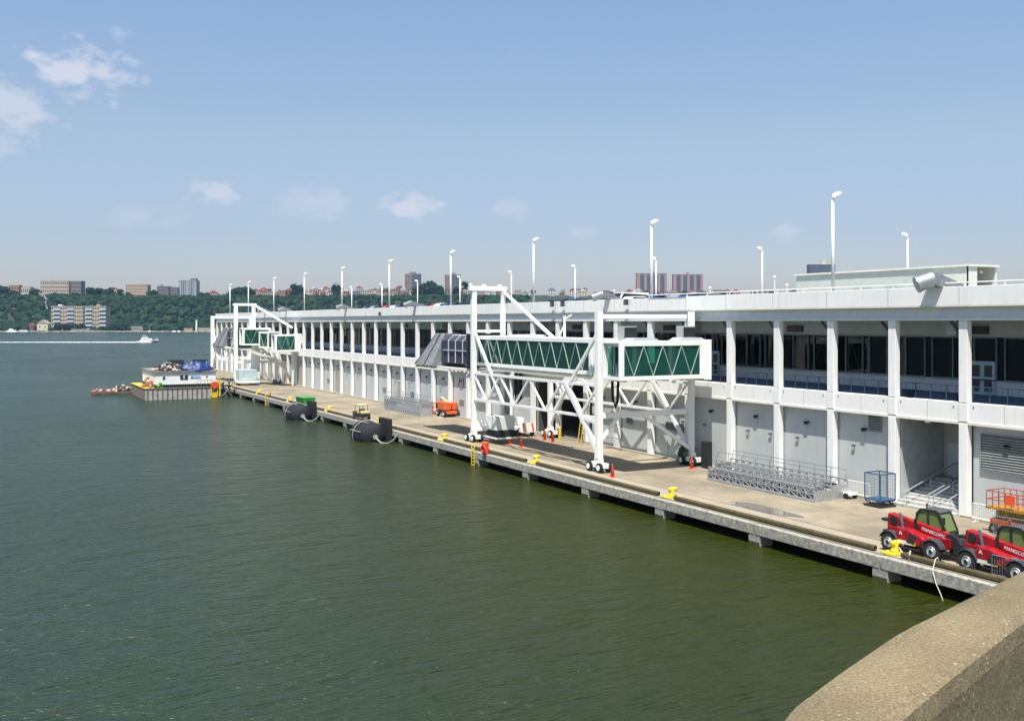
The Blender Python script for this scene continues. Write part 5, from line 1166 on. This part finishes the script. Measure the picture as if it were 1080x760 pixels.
# foliage material with light and dark clumps
def leafy(name, a, b_, c_):
    m=D.materials.new(name); m.use_nodes=True; MATS[name]=m; N=m.node_tree.nodes; L=m.node_tree.links; b=N['Principled BSDF']; b.inputs['Roughness'].default_value=.85; b.inputs['Specular IOR Level'].default_value=.2
    tc=N.new('ShaderNodeTexCoord'); n1=N.new('ShaderNodeTexNoise'); n1.inputs['Scale'].default_value=.07; n1.inputs['Detail'].default_value=3
    n2=N.new('ShaderNodeTexNoise'); n2.inputs['Scale'].default_value=.6; n2.inputs['Detail'].default_value=5; n2.inputs['Roughness'].default_value=.8
    L.new(tc.outputs['Object'],n1.inputs[0]); L.new(tc.outputs['Object'],n2.inputs[0])
    ad=N.new('ShaderNodeMath'); ad.operation='MULTIPLY_ADD'; ad.inputs[1].default_value=.6; L.new(n2.outputs['Fac'],ad.inputs[0]); 
    mu=N.new('ShaderNodeMath'); mu.operation='MULTIPLY'; mu.inputs[1].default_value=.4; L.new(n1.outputs['Fac'],mu.inputs[0]); L.new(mu.outputs[0],ad.inputs[2])
    rp=N.new('ShaderNodeValToRGB'); e=rp.color_ramp.elements; e[0].position=.38; e[0].color=(*a,1); e[1].position=.62; e[1].color=(*c_,1); x=e.new(.5); x.color=(*b_,1)
    L.new(ad.outputs[0],rp.inputs[0]); L.new(rp.outputs[0],b.inputs['Base Color'])
    bp=N.new('ShaderNodeBump'); bp.inputs['Strength'].default_value=1; bp.inputs['Distance'].default_value=1.5; L.new(n2.outputs['Fac'],bp.inputs['Height']); L.new(bp.outputs[0],b.inputs['Normal'])
    return m
wood = leafy('woodland', (.002,.009,.007),(.009,.030,.013),(.036,.078,.020))
wood2 = leafy('ridge_tree_leaves', (.006,.018,.007),(.014,.036,.011),(.034,.068,.02))
bark = mat('bark',(.08,.06,.04),.9)
# clearing for the riverside block
def clear(px, dep):
    return (52 < px < 115 and 1447 < dep < 1492) or (34<px<52 and dep<1470)
m = MB(); r = random.Random(11)
cnt=0
while cnt < 3300:
    px = r.uniform(-60, 560); dep = r.uniform(1436, 1625) if r.random()<.9 else r.uniform(1625,1760)
    if px > 330 and dep < 1540 : continue
    if dep > 1618 and (px > 262 or r.random()<.5): continue
    if clear(px,dep): continue
    u=(px-540)/1080*dep; p=FWD*dep+RGT*u; s=r.uniform(3.0,6.5)
    if dep < 1475: s*=.6
    if dep > 1575: s*=.75
    z=hprof(dep,u)
    m.blob((p.x,p.y,z+s*.55),(s,s,s*r.uniform(.75,1.1)),2,.28,1.3,r.uniform(0,99)); cnt+=1
o=m.build('woodland', wood, kind='stuff'); tag(o,'dense dark green woodland covering the bluff across the river','woodland')
def tree(px, dep, hgt, wd, label, group=None, z=None, seed=0):
    u=(px-540)/1080*dep; p=FWD*dep+RGT*u; z=hprof(dep,u) if z is None else z; r=random.Random(seed)
    t=thing('tree',label,'tree',(p.x,p.y,z-.3),group)
    m=MB(); m.tube([(0,0,0),(0,0,hgt*.35),(.3,0,hgt*.7)],[.5,.4,.15],7)
    for k in range(4): a=r.uniform(0,6.28); m.tube([(0,0,hgt*.3),(math.cos(a)*wd*.3,math.sin(a)*wd*.3,hgt*.65)],[.25,.08],5)
    m.build('trunk',bark,t)
    m=MB()
    for k in range(13):
        a=r.uniform(0,6.28); q=r.random()**.5*.33*wd; s=wd*r.uniform(.16,.27); m.blob((math.cos(a)*q,math.sin(a)*q,hgt*r.uniform(.3,.8)),(s,s,s*.8),3,.35,2.0,r.uniform(0,99))
    # loose leaf clumps on the outline
    for k in range(300):
        a=r.uniform(0,6.28); e=r.uniform(-.6,1.4); q=Vector((math.cos(a)*math.cos(e),math.sin(a)*math.cos(e),math.sin(e)))*r.uniform(.8,1.08)
        c=Vector((q.x*wd*.5,q.y*wd*.5,hgt*.55+q.z*hgt*.4)); s=.7
        v=[c+Vector((r.uniform(-s,s),r.uniform(-s,s),r.uniform(-s,s))) for _ in range(3)]; m.add(v,[(0,1,2)])
    m.build('crown',wood2,t)
tl=[(3,14,22,'dark round ridge tree at the left edge of the picture'),(14,10,14,'low ridge tree behind the orange brick house'),(38,13,15,'ridge tree just left of the long beige apartment block'),(35,11,12,'smaller ridge tree right of the orange-roofed house'),(57,7,14,'low dark tree in front of the beige ridge block'),(68,7,14,'low dark tree in front of the right half of the beige ridge block'),(80,8,12,'low tree in front of the brown-grey ridge block'),
 (96,15,15,'big dark ridge tree left of a row of paler trees'),(104,14,15,'paler green ridge tree second in the row'),(113,13,13,'ridge tree left of the red-roofed house'),(118,14,13,'ridge tree behind the red-roofed house'),(128,12,12,'ridge tree between the red-roofed house and the tan block'),(135,9,9,'small tree at the left foot of the tan block'),(158,11,12,'ridge tree right of the tan block'),(163,12,10,'ridge tree left of the grey-brown block'),(212,9,10,'small ridge tree right of the glass tower'),(218,9,9,'small ridge tree left of the red-gabled house'),
 (247,14,18,'dark ridge tree left of the hilltop town'),(255,15,20,'broad ridge tree above the far boarding bridge'),(262,15,20,'broad dark ridge tree beside a lamp post'),(311,20,14,'dark tree crown standing above the hilltop houses'),(317,18,14,'second dark tree crown above the hilltop houses'),(354,21,14,'tall dark tree above the hilltop houses left of a lamp post'),
 (440,17,20,'dark tree at the foot of the brown tower'),(452,22,28,'broad dark tree right of the brown tower'),(446,20,20,'dark tree close behind the tower foot'),(492,22,14,'dark tree just left of the portal'),(482,15,16,'tree at the foot of the tower left of the portal'),(462,17,18,'tree between the two dark towers')]
for i,(px,h_,w_,lb) in enumerate(tl): tree(px, 1626 if px<265 else 1650, h_*1.35, w_*1.15, lb, seed=i)
sl_=[(20,'small shrubby tree by the white moored boats'),(62,'shoreline tree below the riverside block, left'),(70,'shoreline tree below the riverside block, second'),(78,'shoreline tree below the riverside block, third'),(86,'shoreline tree below the riverside block, fourth'),(120,'shoreline tree right of the riverside block'),(128,'broad shoreline tree right of the riverside block, second'),(134,'shoreline tree beside the low shore house'),(160,'pale shoreline tree right of the low shore house'),(175,'small pale shoreline tree'),(190,'shoreline tree left of the white pillar'),(196,'shoreline bush left of the white pillar')]
for i,(px,lb) in enumerate(sl_): tree(px, 1441, 10 if 55<px<140 else 7, 13 if 55<px<140 else 8, lb, seed=50+i, z=2)

winm = mat('far_window',(.05,.06,.08),.25)
WCACHE = {}
def fbuild(name, label, cat, px0, px1, ytop, zb, dep, dm, colr, rows=4, cols=8, ww=.5, wh=.55, roofcol=None, gable=False, group=None, strips=None, rz=0, band=None, pent=None):
    w_ = (px1-px0)/1080*dep; zt = farz(ytop, dep); h = zt-zb
    t = thing(name, label, cat, tuple(far((px0+px1)/2, dep, zb)), group, rz=-A+rz)
    MB().box(-w_/2,w_/2,0,dm,-6,h).build('wall', colr, t)
    rc = roofcol or mat('flat_roof_grey',(.3,.29,.28),.8)
    if gable:
        m=MB(); m.prism([(-w_/2-.4,h+.02),(w_/2+.4,h+.02),(0,h+w_*.32)] ,'y',-.4,dm+.4); m.build('roof', rc, t)
    else:
        rf = MB().box(-w_/2-.2,w_/2+.2,-.2,dm+.2,h+.01,h+.7).build('roof', rc, t)
        if pent: MB().box(pent[0]*w_,pent[1]*w_,1,dm*.5,h+.7,h+.7+pent[2]).build('penthouse', pent[3] if len(pent)>3 else colr, rf)
    cw=w_/cols; rh=h/rows; m=None
    for i in range(cols):
        if strips:
            if strips[i%len(strips)]:
                key=(round(cw,2),round(h,1),'s'); 
                m=MB(); m.box(-cw*ww/2,cw*ww/2,-.12,0,.6,h-.8); c=m.build('window_column', strips[i%len(strips)], t); c.location=(-w_/2+cw*(i+.5),-.02,0)
            if strips[i%len(strips)]: continue
        for j in range(rows):
            loc=(-w_/2+cw*(i+.5),-.12,rh*(j+.5))
            if m is None or m=='s' or not hasattr(m,'data'):
                q=MB(); q.box(-cw*ww/2,cw*ww/2,0,.1,-rh*wh/2,rh*wh/2); m=q.build('window', winm, t); m.location=loc
            else: share(m,t,loc)
            if band: pass
    # side windows
    return t, w_, h
orangeb=mat('orange_brick',(.38,.19,.11),.8); beige=mat('beige_brick',(.46,.38,.28),.8); tanb=mat('tan_brick',(.50,.36,.24),.8); greyb=mat('grey_brown_brick',(.17,.145,.15),.8); brownb=mat('brown_grey_brick',(.20,.16,.15),.8); palew=mat('pale_house_wall',(.58,.56,.52),.7); redroof=mat('red_roof',(.30,.06,.05),.7)
redbr=mat('red_brown_brick',(.27,.13,.11),.8); dkblue=mat('blue_brick_and_shade',(.10,.115,.15),.8); pinkb=mat('pinkish_wall',(.45,.32,.27),.8); creamw=mat('cream_wall',(.6,.53,.38),.7)
ZR=48
fbuild('brick_house','orange brick house with white base on the ridge at the far left','house',9,20,301,ZR,1630,12,orangeb,3,4)
fbuild('brick_house','lower orange-roofed brick house second from the left on the ridge','house',22,32,303,ZR,1630,12,mat('white_brick_mix',(.5,.42,.36),.7),2,5,roofcol=orangeb)
fbuild('apartment_block','long beige apartment block on the ridge at the left','building',42.5,72.5,296.5,ZR,1635,16,beige,5,13,pent=(-.2,-.12,1.4))
fbuild('apartment_block','short brown-grey apartment block joined to the long beige one','building',72.7,85.5,296.5,ZR,1640,16,brownb,5,6)
fbuild('ridge_house','red-roofed house between the ridge trees','house',115,123,305,ZR-3,1626,10,palew,2,3,roofcol=redroof,gable=True)
fbuild('ridge_house','small white house low on the ridge right of the red-roofed one','house',128,132,309,ZR-3,1622,8,palew,1,2,gable=True)
fbuild('apartment_block','square tan apartment block on the ridge','building',132.5,155.5,300.5,ZR-2,1630,16,tanb,6,10,pent=(-.1,.2,1.5))
fbuild('apartment_block','grey-brown apartment block on the ridge, left wing','building',165.5,178,302,ZR-3,1628,16,greyb,6,7,pent=(-.3,-.1,2,))
fbuild('apartment_block','grey-brown apartment block on the ridge, right wing touching the glass tower','building',179.3,188,303,ZR-3,1628,16,greyb,6,5)
fbuild('glass_tower','pale green-glass apartment tower on the ridge','tower',188.3,207,296,ZR-3,1632,18,mat('tower_grey',(.33,.33,.36),.6),10,9,strips=[mat('tower_cyan',(.25,.36,.38),.4),None,mat('tower_dark',(.06,.08,.13),.3),None],pent=(.15,.48,3.2,greyb))
t,w_,h=fbuild('riverside_block','orange and white balconied apartment block at the water edge below the bluff','building',54,112,323,2.5,1450,16,mat('block_tan_orange',(.46,.35,.24),.8),6,24,ww=.55,wh=.5,pent=(-.38,-.32,2,white))
bal=mat('balcony_white',(.66,.66,.64),.6); cwn=w_/24; gap=mat('gap_grey_blue',(.20,.22,.25),.6)
for i0,i1 in ((1,4),(7,10),(15,18),(21,24)):
    MB().box(-w_/2+cwn*i0,-w_/2+cwn*i1,-.5,-.25,0,h-.5).build('balcony_bay', gap, t)
    for j in range(6):
        z=h/6*j; MB().box(-w_/2+cwn*i0+.1,-w_/2+cwn*i1-.1,-1.8,-.52,z+.3,z+1.7).build('balcony', bal, t)
MB().box(-w_/2+cwn*14,-w_/2+cwn*14.6,-.3,-.02-.12,0,h).build('stair_slot', winm, t)
MB().box(-w_/2+cwn*19.6,-w_/2+cwn*21.2,1,8,h+.7,h+2.6).build('lift_housing', tanb, t)
fbuild('shore_house','cream gabled boathouse at the shore left of the riverside block','house',39,50.5,341,2,1443,10,creamw,1,2,ww=.15,wh=.3,roofcol=mat('dun_roof',(.33,.28,.22),.8),gable=True)
fbuild('shore_house','small red-brown house at the shore','house',29,35,343,2,1442,8,redbr,1,2,roofcol=redroof,gable=True)
fbuild('shore_pavilion','low grey shore building with a reddish end right of the riverside block','house',138,150,344.5,2,1434,8,mat('pav_grey',(.3,.32,.33),.7),1,6)
fbuild('shore_pavilion','small reddish kiosk beside the low grey shore building','house',146,150.5,346,2,1432,6,pinkb,1,2)
fbuild('shore_shed','long low white shed on the shore below the riverside block','shed',75,94,347.5,1.6,1431,5,palew,1,9)
fbuild('shore_shed','low sandy wall on the shore right of the white pillar','wall',209,232,346,1.2,1431,4,mat('sandy',(.45,.36,.25),.8),1,8,wh=.1)
fbuild('shore_shed','low sandy wall on the shore left of the white pillar','wall',194,203,346.5,1.2,1431,4,MATS['sandy'],1,4,wh=.1)
t=thing('ventilation_pillar','slim white pillar standing on the far shore','pillar',tuple(far(207,1433,1.5)),rz=-A); MB().prism([(-1.1,0),(1.1,0),(1.0,15),(-.7,15)],'y',0,2).build('shaft',white,t); MB().box(-1.0,1.2,-.2,2.2,15,15.6).build('cap',white,t)
# moored white boats at the far shore
for i,(px,w_,lb) in enumerate(((13,13,'big white two-deck boat moored at the far shore on the left'),(25,12,'flat white boat moored beside the two-deck one'),(158,3,'tiny white sailing boat at the far shore'),(184,4,'tiny white motor boat near the far shore, left of a pair'),(189,3,'tiny white motor boat near the far shore, right of a pair'))):
    t=thing('moored_boat',lb,'boat',tuple(far(px,1420,0)),rz=-A)
    k=w_/13*8; m=MB(); m.prism([(-k,1.4),(k*1.05,1.6),(k*.85,-.3),(-k*.95,-.3)],'y',-2,2); m.build('hull',gwhite if i!=1 else palew,t)
    m=MB(); m.box(-k*.7,k*.6,-1.6,1.6,1.6,3.0 if i<2 else 2.4); m.build('cabin',gwhite,t); m=MB(); m.box(-k*.6,k*.5,-1.63,-1.6,2.0,2.5 if i<2 else 2.2); m.build('cabin_window',winm,t)
    if i==0: MB().box(-k*.5,k*.1,-1.3,1.3,3.0,4.8).build('upper_deck',gwhite,t)
    if i==2: m=MB(); m.tube([(0,0,1.5),(0,0,9)],.12,5); m.build('mast',white,t)
# hillside stair/road showing pale through the woods
m=MB(); pts=[(41,309),(46,312),(49.5,316),(48,320),(50,326)]
for a,b in zip(pts[:-1],pts[1:]):
    pa=far(a[0],1545,farz(a[1],1545)); pb=far(b[0],1540,farz(b[1],1540)); m.bar(pa,pb,1.0,2.2)
m.build('path', mat('path_grey',(.3,.28,.3),.8), kind='structure')
# named houses of the hilltop town
fbuild('town_house','white house with a red gable right of the glass tower','house',220,229,309,50,1636,10,palew,2,4,roofcol=redroof,gable=True)
fbuild('town_house','grey low house right of the red-gabled one','house',231,238,310.5,50,1640,10,pinkb,2,3)
fbuild('town_house','white terraced house with many dormers by the ridge trees','house',238,246,307.5,51,1660,10,palew,2,4)
fbuild('town_block','beige pink apartment block on the hill right of the far bridge','building',282,292,308,49,1640,14,pinkb,4,5)
fbuild('town_block','orange brick apartment block next to the beige pink one','building',293,301,306.5,49,1642,14,orangeb,4,4)
fbuild('town_block','beige block in two steps left of a tall lamp post','building',380,397,306.5,50,1648,16,beige,4,7)
fbuild('town_block','dark purplish block left of the stepped beige one','building',372,381,307,50,1650,16,mat('purple_grey',(.2,.16,.2),.8),4,3)
wallset=[palew,pinkb,beige,creamw,orangeb,greyb,tanb,redbr,palew,palew]; roofs=[mat('town_roof_grey',(.2,.2,.21),.8),redroof,mat('town_roof_brown',(.16,.11,.09),.8),palew]
r=random.Random(21)
for k in range(230):
    px=r.uniform(262,1060) if k<140 else r.uniform(262,500); w_=r.uniform(3.5,8.5); dep=1640+240*r.random()**1.3; base=hprof(dep,(px-540)/1080*dep)-.5; top=340-((base+(r.uniform(6,12) if k<140 else r.uniform(9,16))-HW)/dep*1080)
    fbuild('town_house','small house in the crowded hilltop town across the river','house',px,px+w_,top,base,dep,9,wallset[k%10],2,3,roofcol=roofs[r.randrange(4)],gable=r.random()<.45,group='small houses of the crowded hilltop town')
for i in range(46):
    px=r.uniform(265,1050); tree(px, r.uniform(1640,1840), r.uniform(9,15), r.uniform(9,15), 'low green tree among the hilltop town houses', 'low trees among the hilltop town houses', seed=200+i)
# towers beyond; shade on the right-hand walls is painted as blue-grey brick
def tower(px0,px1,ytop,label,left,right,split,dep=2100,pent=None,cols=(3,4)):
    t=thing('tower_block',label,'tower',tuple(far((px0+px1)/2,dep,45)),rz=-A); k=dep/1080
    x0=(px0-(px0+px1)/2)*k; xs=(split-(px0+px1)/2)*k; x1=(px1-(px0+px1)/2)*k; h=farz(ytop,dep)-45
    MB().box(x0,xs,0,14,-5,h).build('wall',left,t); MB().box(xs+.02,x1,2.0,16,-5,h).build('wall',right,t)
    r_=MB().box(x0-.2,x1+.2,1.8,16.2,h+.01,h+.8).build('roof',right,t)
    if pent: MB().box((pent[0]-(px0+px1)/2)*k,(pent[1]-(px0+px1)/2)*k,3,10,h+.8,farz(pent[2],dep)-45).build('lift_housing',left,r_)
    n=cols[0]
    for i in range(n):
        c=(xs-x0)/n; q=MB(); 
        for j in range(int(h/3)): q.box(x0+c*(i+.25),x0+c*(i+.75),-.15,-.02,j*3+1,j*3+2.2)
        q.build('window_row',winm,t)
    n=cols[1]
    for i in range(n):
        c=(x1-xs)/n; q=MB()
        for j in range(int(h/3)): q.box(xs+c*(i+.2),xs+c*(i+.8),1.83,1.98,j*3+1,j*3+2.4)
        q.build('window_row',winm,t)
tower(427,443.5,289,'brown tower block with shade-coloured right side behind the roof, left one of two','' or mat('tower_redbrown',(.25,.17,.15),.8),dkblue,435,pent=(432,438,286.5))
tower(469,485.5,290,'brown tower block with shade-coloured right side behind the lamp post, right one of two',MATS['tower_redbrown'],dkblue,474.5,pent=(475,480,287.5))
def stripes(px0,px1,ytop,label,pent):
    dep=2300; t=thing('tower_block',label,'tower',tuple(far((px0+px1)/2,dep,45)),rz=-A); k=dep/1080; w_=(px1-px0)*k; h=farz(ytop,dep)-45; n=9
    MB().box(-w_/2,w_/2,0,18,-5,h).build('wall',mat('twin_pink_brick',(.36,.20,.18),.8),t); rf=MB().box(-w_/2-.2,w_/2+.2,-.2,18,h+.01,h+.8).build('roof',brownb,t)
    MB().box((pent-(px0+px1)/2)*k-2,(pent-(px0+px1)/2)*k+2.5,2,9,h+.8,h+5).build('lift_housing',MATS['twin_pink_brick'],rf)
    for i in (1,3,5,7):
        a=-w_/2+w_*i/n; q=MB().box(a,a+w_/n*1.25,-.3,-.02,0,h-1).build('window_column',dkblue,t)
        q2=MB(); [q2.box(a+.6,a+w_/n*1.25-.6,-.42,-.3,j*3+1,j*3+2) for j in range(int(h/3)-1)]; q2.build('window',winm,q)
stripes(671.5,703.5,288.5,'striped pink-brown brick twin tower, left one',689); stripes(710,741.5,289.5,'striped pink-brown brick twin tower, right one',725.5)
t,w_,h=fbuild('tower_block','wide grey tower with a cream roof tank above the roof plant room','tower',854,881,279,45,2000,20,dkblue,22,4,ww=.9,wh=.45)
MB().box(-1,7,3,9,h+.7,h+10).build('roof_tank',creamw,t)
# ------------------------------------------------------------------ haze
if True:
    m=MB(); m.box(-6050,7050,-3050,8050,-2,152); hzm=D.materials.new('haze'); hzm.use_nodes=True; N=hzm.node_tree.nodes; L=hzm.node_tree.links
    N.remove(N['Principled BSDF']); pv=N.new('ShaderNodeVolumePrincipled'); pv.inputs['Color'].default_value=(.45,.74,1,1); pv.inputs['Density'].default_value=.00007; pv.inputs['Anisotropy'].default_value=.3
    L.new(pv.outputs[0], N['Material Output'].inputs['Volume']); o=m.build('haze',hzm,kind='stuff'); tag(o,'thin pale summer haze over the river','haze')
